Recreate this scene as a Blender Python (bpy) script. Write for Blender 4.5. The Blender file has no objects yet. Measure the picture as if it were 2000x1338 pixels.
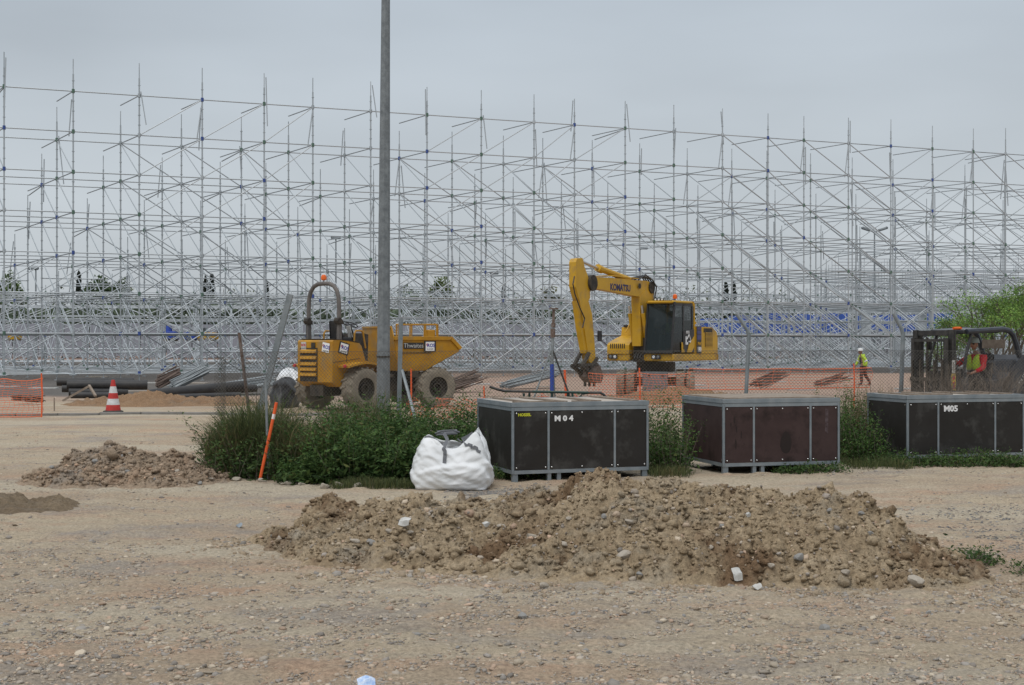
import bpy, math, random
import numpy as np
from mathutils import Vector, Matrix, Euler
R = math.radians
sc = bpy.context.scene
col = sc.collection
FX, HZ, EYE = 2600.0, 669.0, 1.75

# ---------------------------------------------------------------- camera, sky, sun, exposure
cam = bpy.data.cameras.new('camera'); camo = bpy.data.objects.new('camera', cam); col.objects.link(camo)
cam.sensor_width = 36.0; cam.lens = FX / 2000 * 36.0; cam.clip_start = 0.2; cam.clip_end = 6000
camo.location = (0, 0, EYE); camo.rotation_euler = (R(90), 0, 0)
sc.camera = camo
world = bpy.data.worlds.new('World'); sc.world = world; world.use_nodes = True
nt = world.node_tree; nt.nodes.clear()
wo = nt.nodes.new('ShaderNodeOutputWorld'); bg = nt.nodes.new('ShaderNodeBackground')
sky = nt.nodes.new('ShaderNodeTexSky'); sky.sky_type = 'NISHITA'; sky.sun_disc = False
sky.sun_elevation = R(63); sky.sun_rotation = R(200); sky.dust_density = 4.0
tc = nt.nodes.new('ShaderNodeTexCoord'); sep = nt.nodes.new('ShaderNodeSeparateXYZ')
nt.links.new(tc.outputs['Generated'], sep.inputs[0])
rmp = nt.nodes.new('ShaderNodeValToRGB'); nt.links.new(sep.outputs['Z'], rmp.inputs[0])
e = rmp.color_ramp.elements
e[0].position = 0.0; e[0].color = (5.0, 5.35, 5.6, 1)
e[1].position = 1.0; e[1].color = (8.6, 9.1, 9.7, 1)
for p_, c_ in ((0.10, (5.05, 5.5, 5.85, 1)), (0.26, (4.5, 5.05, 5.6, 1)), (0.5, (6.0, 6.5, 7.1, 1))):
    q_ = e.new(p_); q_.color = c_
mpn = nt.nodes.new('ShaderNodeMapping'); mpn.inputs['Scale'].default_value = (1.0, 1.0, 3.5)
nt.links.new(tc.outputs['Generated'], mpn.inputs[0])
nz = nt.nodes.new('ShaderNodeTexNoise'); nz.inputs['Scale'].default_value = 2.2; nz.inputs['Detail'].default_value = 4.0
nz.inputs['Roughness'].default_value = 0.45
nt.links.new(mpn.outputs[0], nz.inputs[0])
mr = nt.nodes.new('ShaderNodeMapRange'); mr.inputs['From Min'].default_value = .3; mr.inputs['From Max'].default_value = .7
mr.inputs['To Min'].default_value = .86; mr.inputs['To Max'].default_value = 1.13
nt.links.new(nz.outputs[0], mr.inputs[0])
mul = nt.nodes.new('ShaderNodeVectorMath'); mul.operation = 'SCALE'
nt.links.new(rmp.outputs[0], mul.inputs[0]); nt.links.new(mr.outputs[0], mul.inputs['Scale'])
mx = nt.nodes.new('ShaderNodeMix'); mx.data_type = 'RGBA'; mx.inputs[0].default_value = 0.93
nt.links.new(sky.outputs[0], mx.inputs[6]); nt.links.new(mul.outputs[0], mx.inputs[7])
nt.links.new(mx.outputs[2], bg.inputs[0]); bg.inputs[1].default_value = 0.108
nt.links.new(bg.outputs[0], wo.inputs[0])
sun = bpy.data.lights.new('sun', 'SUN'); sun.energy = 1.6; sun.angle = R(40); sun.color = (1, .97, .93)
suno = bpy.data.objects.new('sun', sun); col.objects.link(suno); suno.rotation_euler = (R(27), 0, R(-25))
sc.view_settings.view_transform = 'Standard'; sc.view_settings.look = 'None'
sc.view_settings.exposure = 0.0; sc.view_settings.gamma = 1.0; sc.view_settings.use_curve_mapping = False
sc.cycles.max_bounces = 6; sc.cycles.transparent_max_bounces = 16
sc.render.filter_size = 1.7

# ---------------------------------------------------------------- helpers
def at(px, Y, y=None, z=None):
    """world point on the line of sight of photo pixel px, at distance Y"""
    return Vector(((px - 1000) / FX * Y, Y, EYE + (HZ - y) / FX * Y if y is not None else (z or 0)))

def hsh(ix, iy, s):
    h = (ix.astype(np.int64) * 374761393 + iy.astype(np.int64) * 668265263 + s * 2147483647) & 0xffffffff
    h = ((h ^ (h >> 13)) * 1274126177) & 0xffffffff
    return ((h ^ (h >> 16)) & 0xffffff) / float(0xffffff)
def vn(x, y, s=0):
    x0 = np.floor(x); y0 = np.floor(y); fx = x - x0; fy = y - y0
    fx = fx * fx * (3 - 2 * fx); fy = fy * fy * (3 - 2 * fy)
    a = hsh(x0, y0, s); b = hsh(x0 + 1, y0, s); c = hsh(x0, y0 + 1, s); d = hsh(x0 + 1, y0 + 1, s)
    return (a + (b - a) * fx) * (1 - fy) + (c + (d - c) * fx) * fy
def fbm(x, y, s=0, o=4):
    r = 0; a = .5
    for i in range(o):
        r = r + a * (vn(x * 2 ** i + 7.3 * i, y * 2 ** i + 3.1 * i, s + i) - .5); a *= .5
    return r
def lumps(x, y, cell, s=0, fill=.8):
    """rounded lumps on a jittered grid"""
    gx = np.floor(x / cell); gy = np.floor(y / cell); best = np.zeros_like(x)
    for dx in (-1, 0, 1):
        for dy in (-1, 0, 1):
            cx = gx + dx; cy = gy + dy
            px = (cx + hsh(cx, cy, s)) * cell; py = (cy + hsh(cx, cy, s + 11)) * cell
            k = hsh(cx, cy, s + 23); r = cell * (.35 + .55 * hsh(cx, cy, s + 31))
            th = hsh(cx, cy, s + 41) * 3.14; ux = (x - px) * np.cos(th) + (y - py) * np.sin(th); uy = -(x - px) * np.sin(th) + (y - py) * np.cos(th)
            q = 1 - (ux * ux + uy * uy * (1 + 1.5 * k)) / (r * r)
            h = np.where(k < fill, np.sqrt(np.clip(q, 0, 1)) * r * (.5 + .5 * k), 0)
            best = np.maximum(best, h)
    return best
def sstep(a, b, x):
    t = np.clip((x - a) / (b - a), 0, 1); return t * t * (3 - 2 * t)

def gz(X, Y):
    X = np.asarray(X, float); Y = np.asarray(Y, float)
    base = -.2 * sstep(36, 47, Y)
    near = 1 - sstep(30, 60, Y)
    z = base + near * (fbm(X * .35, Y * .35, 5, 4) * .10 + fbm(X * 2.1, Y * 2.1, 9, 3) * .022)
    z = z - near * .03 * np.exp(-((Y - 14.2 - X * .12) / .5) ** 2) * sstep(6, -2, np.abs(X - 2) - 4)
    for (c0, sl, w_) in ((12.6, .10, .16), (14.0, .10, .16), (8.1, -.06, .13), (7.0, -.05, .12), (22.5, -.25, .2), (24.6, -.25, .2)):
        z = z - near * .032 * np.exp(-((Y - c0 - X * sl - .35 * np.sin(X * .35)) / w_) ** 2) * (.5 + vn(X * .4, Y * .4, 77))
    return z
def gzs(x, y): return float(gz(np.array([x]), np.array([y]))[0])

def tag(o, label=None, cat=None, group=None, kind=None):
    if label: o['label'] = label
    if cat: o['category'] = cat
    if group: o['group'] = group
    if kind: o['kind'] = kind
    return o
def empty(name, loc=(0, 0, 0), rz=0.0):
    o = bpy.data.objects.new(name, None); col.objects.link(o); o.empty_display_size = .2
    o.location = loc; o.rotation_euler = (0, 0, rz); return o
def link(name, me, parent=None, loc=None):
    o = bpy.data.objects.new(name, me); col.objects.link(o); o.parent = parent
    if loc is not None: o.location = loc
    return o
def npmesh(name, V, Fc, mats, smooth=False, mi=None, colr=None):
    me = bpy.data.meshes.new(name); V = np.asarray(V, np.float32); Fc = np.asarray(Fc, np.int32)
    me.vertices.add(len(V)); me.vertices.foreach_set('co', V.ravel())
    k = Fc.shape[1]; me.loops.add(Fc.size); me.loops.foreach_set('vertex_index', Fc.ravel())
    me.polygons.add(len(Fc)); me.polygons.foreach_set('loop_start', np.arange(0, Fc.size, k, dtype=np.int32))
    me.polygons.foreach_set('loop_total', np.full(len(Fc), k, np.int32))
    if smooth: me.polygons.foreach_set('use_smooth', np.ones(len(Fc), bool))
    if mi is not None: me.polygons.foreach_set('material_index', np.asarray(mi, np.int32))
    for m in (mats if isinstance(mats, (list, tuple)) else [mats]): me.materials.append(m)
    if colr is not None:
        a = me.color_attributes.new('tint', 'FLOAT_COLOR', 'POINT')
        a.data.foreach_set('color', np.c_[colr, np.ones(len(colr))].astype(np.float32).ravel())
    me.update(calc_edges=True); me.validate(); return me

class MB:
    def __init__(s): s.v = []; s.f = []; s.m = []
    def add(s, vs, fs, mi=0):
        n = len(s.v); s.v += [tuple(v) for v in vs]; s.f += [tuple(i + n for i in f) for f in fs]; s.m += [mi] * len(fs); return s
    def box(s, c, d, rot=None, mi=0, tap=(1, 1), bev=0):
        x, y, z = d[0] / 2, d[1] / 2, d[2] / 2; M = (Euler(rot).to_matrix() if rot else Matrix.Identity(3)); c = Vector(c)
        if bev:
            b = min(bev, x * .9, y * .9, z * .9); P = []
            for sz, zz, k in ((-1, -z, b), (-1, -z + b, 0), (1, z - b, 0), (1, z, b)):
                X_, Y_ = x - k, y - k; t = tap if sz > 0 else (1, 1)
                for (sx, sy) in ((-1, -1), (1, -1), (1, 1), (-1, 1)):
                    cb = b if k == 0 else b * .5
                    pts = [(sx * (X_ - (cb if (sx * sy > 0) else 0)), sy * (Y_ - (0 if (sx * sy > 0) else cb))),
                           (sx * (X_ - (0 if (sx * sy > 0) else cb)), sy * (Y_ - (cb if (sx * sy > 0) else 0)))]
                    for (qx, qy) in pts: P.append(c + M @ Vector((qx * t[0], qy * t[1], zz)))
            F = [tuple(range(7, -1, -1))]
            for L in range(3):
                for i in range(8): F.append((L * 8 + i, L * 8 + (i + 1) % 8, L * 8 + 8 + (i + 1) % 8, L * 8 + 8 + i))
            F.append(tuple(range(24, 32))); return s.add(P, F, mi)
        vs = []
        for sz in (-1, 1):
            tx, ty = tap if sz > 0 else (1, 1)
            for sx, sy in ((-1, -1), (1, -1), (1, 1), (-1, 1)): vs.append(c + M @ Vector((sx * x * tx, sy * y * ty, sz * z)))
        return s.add(vs, [(3, 2, 1, 0), (4, 5, 6, 7), (0, 1, 5, 4), (1, 2, 6, 5), (2, 3, 7, 6), (3, 0, 4, 7)], mi)
    def bar(s, a, b, r, n=6, r2=None, mi=0, caps=True):
        a = Vector(a); b = Vector(b); d = (b - a)
        if d.length < 1e-6: return s
        d.normalize(); u = d.orthogonal().normalized(); w = d.cross(u); r2 = r if r2 is None else r2; vs = []
        for (p, q) in ((a, r), (b, r2)):
            for i in range(n):
                t = 2 * math.pi * i / n; vs.append(p + (u * math.cos(t) + w * math.sin(t)) * q)
        fs = [(i, (i + 1) % n, n + (i + 1) % n, n + i) for i in range(n)]
        if caps: fs += [tuple(range(n - 1, -1, -1)), tuple(range(n, 2 * n))]
        return s.add(vs, fs, mi)
    def tube(s, pts, r, n=8, mi=0):
        pts = [Vector(p) for p in pts]; rr = r if isinstance(r, (list, tuple)) else [r] * len(pts)
        up = None; vs = []
        for i, p in enumerate(pts):
            d = (pts[min(i + 1, len(pts) - 1)] - pts[max(i - 1, 0)]).normalized()
            if up is None: up = d.orthogonal().normalized()
            up = (up - d * up.dot(d)).normalized(); w = d.cross(up)
            for k in range(n):
                t = 2 * math.pi * k / n; vs.append(p + (up * math.cos(t) + w * math.sin(t)) * rr[i])
        fs = [(j * n + i, j * n + (i + 1) % n, (j + 1) * n + (i + 1) % n, (j + 1) * n + i) for j in range(len(pts) - 1) for i in range(n)]
        fs += [tuple(range(n - 1, -1, -1)), tuple(range(len(vs) - n, len(vs)))]
        return s.add(vs, fs, mi)
    def prism(s, poly, y0, y1, mi=0):
        """poly in (x,z), extruded along y"""
        n = len(poly); vs = [(p[0], y0, p[1]) for p in poly] + [(p[0], y1, p[1]) for p in poly]
        fs = [tuple(range(n)), tuple(range(2 * n - 1, n - 1, -1))] + [(i, n + i, n + (i + 1) % n, (i + 1) % n) for i in range(n)]
        return s.add(vs, fs, mi)
    def lathe(s, prof, c=(0, 0, 0), axis='z', n=20, mi=0, loop=False):
        vs = []; c = Vector(c)
        for (r, h) in prof:
            for i in range(n):
                t = 2 * math.pi * i / n; a, b = r * math.cos(t), r * math.sin(t)
                vs.append(c + (Vector((a, b, h)) if axis == 'z' else Vector((a, h, b)) if axis == 'y' else Vector((h, a, b))))
        fs = [(j * n + i, j * n + (i + 1) % n, (j + 1) * n + (i + 1) % n, (j + 1) * n + i) for j in range(len(prof) - 1) for i in range(n)]
        q = len(prof) - 1
        fs += [(q * n + i, q * n + (i + 1) % n, (i + 1) % n, i) for i in range(n)] if loop else [tuple(range(n - 1, -1, -1)), tuple(range(len(vs) - n, len(vs)))]
        return s.add(vs, fs, mi)
    def quad(s, a, b, c, d, mi=0): return s.add([a, b, c, d], [(0, 1, 2, 3)], mi)
    def mesh(s, name, mats, smooth=False, fix=True):
        me = bpy.data.meshes.new(name); me.from_pydata(s.v, [], s.f)
        for m in (mats if isinstance(mats, (list, tuple)) else [mats]): me.materials.append(m)
        me.polygons.foreach_set('material_index', s.m)
        me.update()
        if fix:
            import bmesh
            bm = bmesh.new(); bm.from_mesh(me); bmesh.ops.recalc_face_normals(bm, faces=bm.faces)
            if smooth:
                for f in bm.faces: f.smooth = True
                for ed in bm.edges:
                    if len(ed.link_faces) == 2 and ed.calc_face_angle(0) > .7: ed.smooth = False
            bm.to_mesh(me); bm.free()
        return me
    def build(s, name, mats, parent=None, loc=None, smooth=False):
        return link(name, s.mesh(name, mats, smooth), parent, loc)

# ---------------------------------------------------------------- materials
def mat(name, c, rough=.7, metal=0.0, c2=None, nscale=4.0, nfac=1.0, bump=0.0, bscale=40.0, c3=None, n3=1.0, spec=.4, alpha=None, emit=None, gen=False, thresh=(.35, .65)):
    m = bpy.data.materials.new(name); m.use_nodes = True; t = m.node_tree; b = t.nodes['Principled BSDF']
    b.inputs['Roughness'].default_value = rough; b.inputs['Metallic'].default_value = metal
    b.inputs['Specular IOR Level'].default_value = spec; b.inputs['Base Color'].default_value = (*c, 1)
    tcn = t.nodes.new('ShaderNodeTexCoord')
    src = None
    def mixn(a, bb, fac):
        x = t.nodes.new('ShaderNodeMix'); x.data_type = 'RGBA'
        t.links.new(fac, x.inputs[0])
        for v, i in ((a, 6), (bb, 7)):
            if isinstance(v, tuple): x.inputs[i].default_value = (*v, 1)
            else: t.links.new(v, x.inputs[i])
        return x.outputs[2]
    def noise(scale, det=5.0, rgh=.6, lo=.35, hi=.65, strength=1.0):
        n = t.nodes.new('ShaderNodeTexNoise'); n.inputs['Scale'].default_value = scale; n.inputs['Detail'].default_value = det
        n.inputs['Roughness'].default_value = rgh; t.links.new(tcn.outputs['Object'], n.inputs[0])
        q = t.nodes.new('ShaderNodeMapRange'); q.inputs[1].default_value = lo; q.inputs[2].default_value = hi; q.inputs[4].default_value = strength
        t.links.new(n.outputs[0], q.inputs[0]); return q.outputs[0]
    if c2:
        src = mixn(c, c2, noise(nscale, strength=nfac, lo=thresh[0], hi=thresh[1]))
    if c3: src = mixn(src if src else c, c3, noise(n3, lo=.52, hi=.7))
    if src: t.links.new(src, b.inputs['Base Color'])
    if bump:
        n = t.nodes.new('ShaderNodeTexNoise'); n.inputs['Scale'].default_value = bscale; n.inputs['Detail'].default_value = 6
        t.links.new(tcn.outputs['Object'], n.inputs[0]); bn = t.nodes.new('ShaderNodeBump'); bn.inputs['Strength'].default_value = bump
        bn.inputs['Distance'].default_value = .02
        t.links.new(n.outputs[0], bn.inputs['Height']); t.links.new(bn.outputs[0], b.inputs['Normal'])
    if alpha is not None: b.inputs['Alpha'].default_value = alpha
    if emit: b.inputs['Emission Color'].default_value = (*c, 1); b.inputs['Emission Strength'].default_value = emit
    return m
def tinted(name, c, rough=.8, bump=0.0, bscale=60.0, trans=0.0):
    """base colour times the per-piece tint stored on the mesh"""
    m = bpy.data.materials.new(name); m.use_nodes = True; t = m.node_tree; b = t.nodes['Principled BSDF']
    a = t.nodes.new('ShaderNodeAttribute'); a.attribute_name = 'tint'
    x = t.nodes.new('ShaderNodeMix'); x.data_type = 'RGBA'; x.blend_type = 'MULTIPLY'; x.inputs[0].default_value = 1
    x.inputs[6].default_value = (*c, 1); t.links.new(a.outputs[0], x.inputs[7]); t.links.new(x.outputs[2], b.inputs['Base Color'])
    b.inputs['Roughness'].default_value = rough; b.inputs['Specular IOR Level'].default_value = .25
    if trans:
        out = t.nodes['Material Output']; tr = t.nodes.new('ShaderNodeBsdfTranslucent'); ms = t.nodes.new('ShaderNodeMixShader')
        t.links.new(x.outputs[2], tr.inputs[0]); ms.inputs[0].default_value = trans
        t.links.new(b.outputs[0], ms.inputs[1]); t.links.new(tr.outputs[0], ms.inputs[2]); t.links.new(ms.outputs[0], out.inputs[0])
    if bump:
        n = t.nodes.new('ShaderNodeTexNoise'); n.inputs['Scale'].default_value = bscale; n.inputs['Detail'].default_value = 4
        tcn = t.nodes.new('ShaderNodeTexCoord'); t.links.new(tcn.outputs['Object'], n.inputs[0])
        bn = t.nodes.new('ShaderNodeBump'); bn.inputs['Strength'].default_value = bump; bn.inputs['Distance'].default_value = .02
        t.links.new(n.outputs[0], bn.inputs['Height']); t.links.new(bn.outputs[0], b.inputs['Normal'])
    return m
M = {}
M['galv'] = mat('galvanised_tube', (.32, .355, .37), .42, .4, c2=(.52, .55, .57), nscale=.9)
M['galv_far'] = mat('galvanised_far_lit', (.34, .37, .39), .5, .3, c2=(.66, .69, .71), nscale=.35)  # whitish tone paints the highlights of distant tubes into their colour
M['clamp_blue'] = mat('clamp_blue', (.05, .09, .28), .6, .1)
M['clamp_green'] = mat('clamp_green', (.10, .17, .13), .6, .2)
M['post'] = mat('fence_post_steel', (.20, .225, .235), .6, .4, c2=(.28, .30, .31), nscale=7, bump=.15)
M['pole'] = mat('lamp_pole_galvanised', (.15, .165, .175), .6, .35, c2=(.23, .25, .26), nscale=9, bump=.2, bscale=30)
M['rust'] = mat('rusty_steel', (.12, .075, .055), .85, .2, c2=(.22, .18, .16), nscale=14, bump=.2)
M['wire'] = mat('fence_wire', (.14, .13, .115), .7, .4)
M['yellow'] = mat('machine_yellow', (.47, .235, .008), .5, 0, c2=(.36, .17, .010), nscale=2.2, c3=(.27, .175, .07), n3=1.9, bump=.06, bscale=25)
M['yellow_ex'] = mat('excavator_yellow', (.58, .335, .018), .48, 0, c2=(.50, .28, .016), nscale=2.0, c3=(.36, .22, .06), n3=2.2, bump=.05)
M['black'] = mat('black_paint', (.018, .018, .02), .45, 0, c2=(.035, .034, .034), nscale=5)
M['rubber'] = mat('dusty_rubber', (.19, .165, .13), .95, 0, c2=(.26, .225, .175), nscale=5, bump=.3, bscale=30)
M['dark'] = mat('greasy_steel', (.03, .027, .024), .7, .3, c2=(.08, .065, .05), nscale=6, bump=.2)
M['rops'] = mat('rollbar_grey', (.105, .10, .10), .7, .1, c2=(.16, .14, .125), nscale=4)
M['white'] = mat('white_print', (.78, .78, .78), .6)
M['offwhite'] = mat('offwhite_paper', (.56, .56, .54), .7, 0, c2=(.42, .41, .38), nscale=18)
M['blue_ink'] = mat('blue_ink', (.03, .04, .30), .6)
M['red_ink'] = mat('red_ink', (.45, .03, .04), .6)
M['orange_glass'] = mat('amber_beacon', (.75, .14, .02), .3)
M['glass'] = mat('cab_glass', (.012, .02, .02), .08, 0, spec=.5, alpha=.62)
M['greyplate'] = mat('grey_blade', (.16, .175, .185), .6, .3, c2=(.22, .23, .24), nscale=6)
M['chrome'] = mat('piston_rod', (.6, .6, .6), .25, .9)
M['lamp_lens'] = mat('lamp_lens', (.75, .78, .8), .15)
M['navy'] = mat('forklift_navy', (.022, .026, .036), .4, 0, c2=(.045, .05, .06), nscale=4)
M['mast'] = mat('mast_steel', (.035, .035, .036), .5, .4, c2=(.07, .066, .06), nscale=8)
M['ply'] = mat('dark_film_plywood', (.018, .0155, .0135), .55, 0, c2=(.024, .022, .0205), nscale=2.5, c3=(.058, .056, .052), n3=3.0, spec=.3)
M['plyred'] = mat('brown_film_plywood', (.038, .021, .020), .62, 0, c2=(.055, .033, .031), nscale=3, c3=(.020, .011, .010), n3=3.4, spec=.3)
M['crateframe'] = mat('crate_frame_galvanised', (.20, .235, .26), .5, .4, c2=(.27, .30, .32), nscale=6, bump=.05)
M['batten'] = mat('old_wood', (.20, .155, .12), .9, 0, c2=(.30, .25, .20), nscale=8, bump=.3, bscale=50)
M['plybeige'] = mat('weathered_board', (.34, .29, .24), .9, 0, c2=(.42, .38, .33), nscale=5)
M['bag'] = mat('woven_polypropylene', (.66, .68, .69), .55, 0, c2=(.74, .75, .76), nscale=3, bump=.12, bscale=90)
M['strap'] = mat('grey_webbing', (.13, .135, .145), .8, 0, bump=.3, bscale=200)
M['orange'] = mat('orange_plastic', (.80, .13, .03), .6, 0, c2=(.7, .1, .025), nscale=5)
M['orange_net'] = mat('orange_net', (.74, .19, .09), .75)
M['cone_red'] = mat('cone_red', (.50, .035, .03), .55, 0, c2=(.38, .03, .025), nscale=8)
M['cone_white'] = mat('cone_white', (.66, .67, .68), .5, 0, c2=(.5, .5, .49), nscale=9)
M['cone_base'] = mat('cone_rubber', (.05, .042, .036), .9)
M['pipe'] = mat('black_pipe', (.022, .022, .024), .55, 0, c2=(.04, .038, .036), nscale=5)
M['green_paint'] = mat('green_paint', (.015, .06, .05), .5, 0, c2=(.03, .05, .045), nscale=9)
M['blue_paint'] = mat('blue_paint', (.02, .06, .33), .6)
M['hiviz'] = mat('hiviz_yellow', (.50, .68, .06), .8, 0, c2=(.42, .58, .05), nscale=12)
M['cloth_dark'] = mat('dark_cloth', (.03, .03, .035), .9)
M['trousers'] = mat('work_trousers', (.085, .055, .055), .9, 0, c2=(.06, .04, .04), nscale=6)
M['red_shirt'] = mat('red_shirt', (.42, .012, .02), .85)
M['skin'] = mat('skin', (.30, .16, .11), .6)
M['helmet'] = mat('white_helmet', (.62, .63, .62), .4)
M['helmet_dull'] = mat('grey_helmet', (.33, .37, .35), .5)
M['blue_sheet'] = mat('blue_sheeting', (.045, .11, .46), .7, 0, c2=(.07, .14, .42), nscale=.6)
M['hoard'] = mat('grey_hoarding', (.24, .25, .29), .8, 0, c2=(.30, .31, .34), nscale=.1)
M['bark'] = mat('bark', (.10, .085, .07), .95, 0, c2=(.15, .13, .11), nscale=15)
M['twig'] = mat('dry_twig', (.13, .105, .085), .95, 0, c2=(.19, .16, .13), nscale=8)
M['stone'] = tinted('stone', (.36, .32, .27), .9, .5, 60)
M['stone_pale'] = mat('pale_stone', (.42, .37, .30), .9, 0, c2=(.34, .30, .25), nscale=12, bump=.4)
M['stone_grey'] = mat('grey_stone', (.23, .225, .215), .85, 0, c2=(.30, .29, .27), nscale=12, bump=.4)
M['leaf'] = tinted('leaf', (.055, .095, .032), .75, trans=.22)
M['grass'] = tinted('grass_blade', (.10, .115, .055), .8, trans=.22)
M['far_leaf_hazed'] = tinted('far_leaf_hazed', (.14, .165, .125), .9, trans=.3)  # paler than near leaves: distance haze is put into the colour
M['concrete'] = mat('kerb_concrete', (.25, .24, .225), .9, 0, c2=(.19, .18, .165), nscale=4, bump=.3)
M['black_sheet'] = mat('black_plastic_sheet', (.025, .024, .025), .5, 0, bump=.4, bscale=9)
M['alu'] = mat('bench_aluminium', (.42, .44, .47), .5, .3, c2=(.62, .64, .66), nscale=.5)

def soil(name, a, b_, c_, grey, scale=1.0, zones=False, damp=None):
    """dusty earth: broad tone patches, fine grain, pebbly relief"""
    m = bpy.data.materials.new(name); m.use_nodes = True; t = m.node_tree; b = t.nodes['Principled BSDF']
    b.inputs['Roughness'].default_value = .95; b.inputs['Specular IOR Level'].default_value = .15
    tcn = t.nodes.new('ShaderNodeTexCoord')
    def nz(scale_, det, rgh, lo, hi, sx=1.0):
        mp = t.nodes.new('ShaderNodeMapping'); mp.inputs['Scale'].default_value = (sx, 1, 1); t.links.new(tcn.outputs['Object'], mp.inputs[0])
        n = t.nodes.new('ShaderNodeTexNoise'); n.inputs['Scale'].default_value = scale_; n.inputs['Detail'].default_value = det; n.inputs['Roughness'].default_value = rgh
        t.links.new(mp.outputs[0], n.inputs[0]); q = t.nodes.new('ShaderNodeMapRange'); q.inputs[1].default_value = lo; q.inputs[2].default_value = hi
        t.links.new(n.outputs[0], q.inputs[0]); return q.outputs[0], n.outputs[0]
    def mix(x, y, f, bl='MIX', k=None):
        q = t.nodes.new('ShaderNodeMix'); q.data_type = 'RGBA'; q.blend_type = bl
        if k is not None: q.inputs[0].default_value = k
        else: t.links.new(f, q.inputs[0])
        for v, i in ((x, 6), (y, 7)):
            if isinstance(v, tuple): q.inputs[i].default_value = (*v, 1)
            else: t.links.new(v, q.inputs[i])
        return q.outputs[2]
    f1, _ = nz(.55 * scale, 6, .6, .4, .62, .5); f2, _ = nz(1.3 * scale, 7, .65, .5, .68, .45); f3, _ = nz(.8 * scale, 6, .7, .52, .66, .6)
    c = mix(a, b_, f1); c = mix(c, c_, f2); c = mix(c, grey, f3)
    if zones:
        fs_, _ = nz(.42, 8, .72, .50, .60, .28); c = mix(c, (.45, .39, .30), fs_); fs2, _ = nz(2.6, 8, .75, .55, .70, .22); c = mix(c, (.25, .215, .175), fs2)
    if damp: fd, _ = nz(1.5, 6, .6, .53, .66); c = mix(c, damp, fd)
    f4, r4 = nz(34, 8, .75, .25, .75)
    c = mix(c, mix((.42, .42, .42), (1.56, 1.54, 1.5), f4), None, 'MULTIPLY', 1.0)
    vo = t.nodes.new('ShaderNodeTexVoronoi'); vo.inputs['Scale'].default_value = 42; t.links.new(tcn.outputs['Object'], vo.inputs[0])
    hs = t.nodes.new('ShaderNodeSeparateColor'); t.links.new(vo.outputs['Color'], hs.inputs[0])
    pm = t.nodes.new('ShaderNodeMapRange'); pm.inputs[1].default_value = .72; pm.inputs[2].default_value = .8; t.links.new(hs.outputs[0], pm.inputs[0])
    pd = t.nodes.new('ShaderNodeMapRange'); pd.inputs[1].default_value = .012; pd.inputs[2].default_value = .008; t.links.new(vo.outputs['Distance'], pd.inputs[0])
    if zones:
        sp = t.nodes.new('ShaderNodeSeparateXYZ'); t.links.new(tcn.outputs['Object'], sp.inputs[0])
        fw, _ = nz(.09, 5, .6, 0, 1)
        def warped(sock, amt):
            q = t.nodes.new('ShaderNodeMath'); q.operation = 'MULTIPLY_ADD'; t.links.new(fw, q.inputs[0]); q.inputs[1].default_value = amt; t.links.new(sock, q.inputs[2]); return q.outputs[0]
        def ramp(sock, lo, hi):
            q = t.nodes.new('ShaderNodeMapRange'); q.inputs[1].default_value = lo; q.inputs[2].default_value = hi; t.links.new(sock, q.inputs[0]); return q.outputs[0]
        def mulm(x, y):
            q = t.nodes.new('ShaderNodeMath'); q.operation = 'MULTIPLY'; t.links.new(x, q.inputs[0]); t.links.new(y, q.inputs[1]); return q.outputs[0]
        wy = warped(sp.outputs['Y'], 14); wx = warped(sp.outputs['X'], 10)
        pink = mix((.36, .26, .20), (.30, .20, .155), f2)
        c = mix(c, pink, ramp(wy, 46, 56))
        asph = mix((.125, .115, .105), (.155, .14, .125), f2)
        c = mix(c, asph, ramp(wy, 90, 94))
        c = mix(c, asph, mulm(ramp(wy, 54, 55.5), ramp(wx, 1, -1)))
        c = mix(c, mix((.33, .22, .18), (.25, .19, .16), f1), ramp(wy, 150, 158))
    t.links.new(c, b.inputs['Base Color'])
    ad = t.nodes.new('ShaderNodeMath'); ad.operation = 'ADD'; f5, r5 = nz(9, 8, .7, 0, 1)
    t.links.new(r4, ad.inputs[0]); t.links.new(r5, ad.inputs[1])
    bn = t.nodes.new('ShaderNodeBump'); bn.inputs['Strength'].default_value = .9; bn.inputs['Distance'].default_value = .03
    t.links.new(ad.outputs[0], bn.inputs['Height']); t.links.new(bn.outputs[0], b.inputs['Normal'])
    return m
M['ground'] = soil('dusty_ground', (.43, .36, .265), (.38, .30, .22), (.42, .29, .205), (.31, .275, .24), zones=True)
M['heap'] = soil('heap_earth', (.385, .30, .20), (.33, .255, .168), (.43, .345, .24), (.34, .295, .23), 2.2, damp=(.19, .125, .075))
M['heap_left'] = soil('heap_earth_brown', (.34, .265, .195), (.29, .22, .16), (.38, .27, .19), (.31, .265, .22), 3)
M['heap_sand'] = soil('heap_sand', (.27, .175, .105), (.24, .15, .09), (.28, .19, .12), (.22, .16, .11), 1.5)
M['damp'] = soil('damp_earth', (.20, .155, .105), (.165, .125, .085), (.24, .185, .125), (.18, .15, .115), 3)

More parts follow.
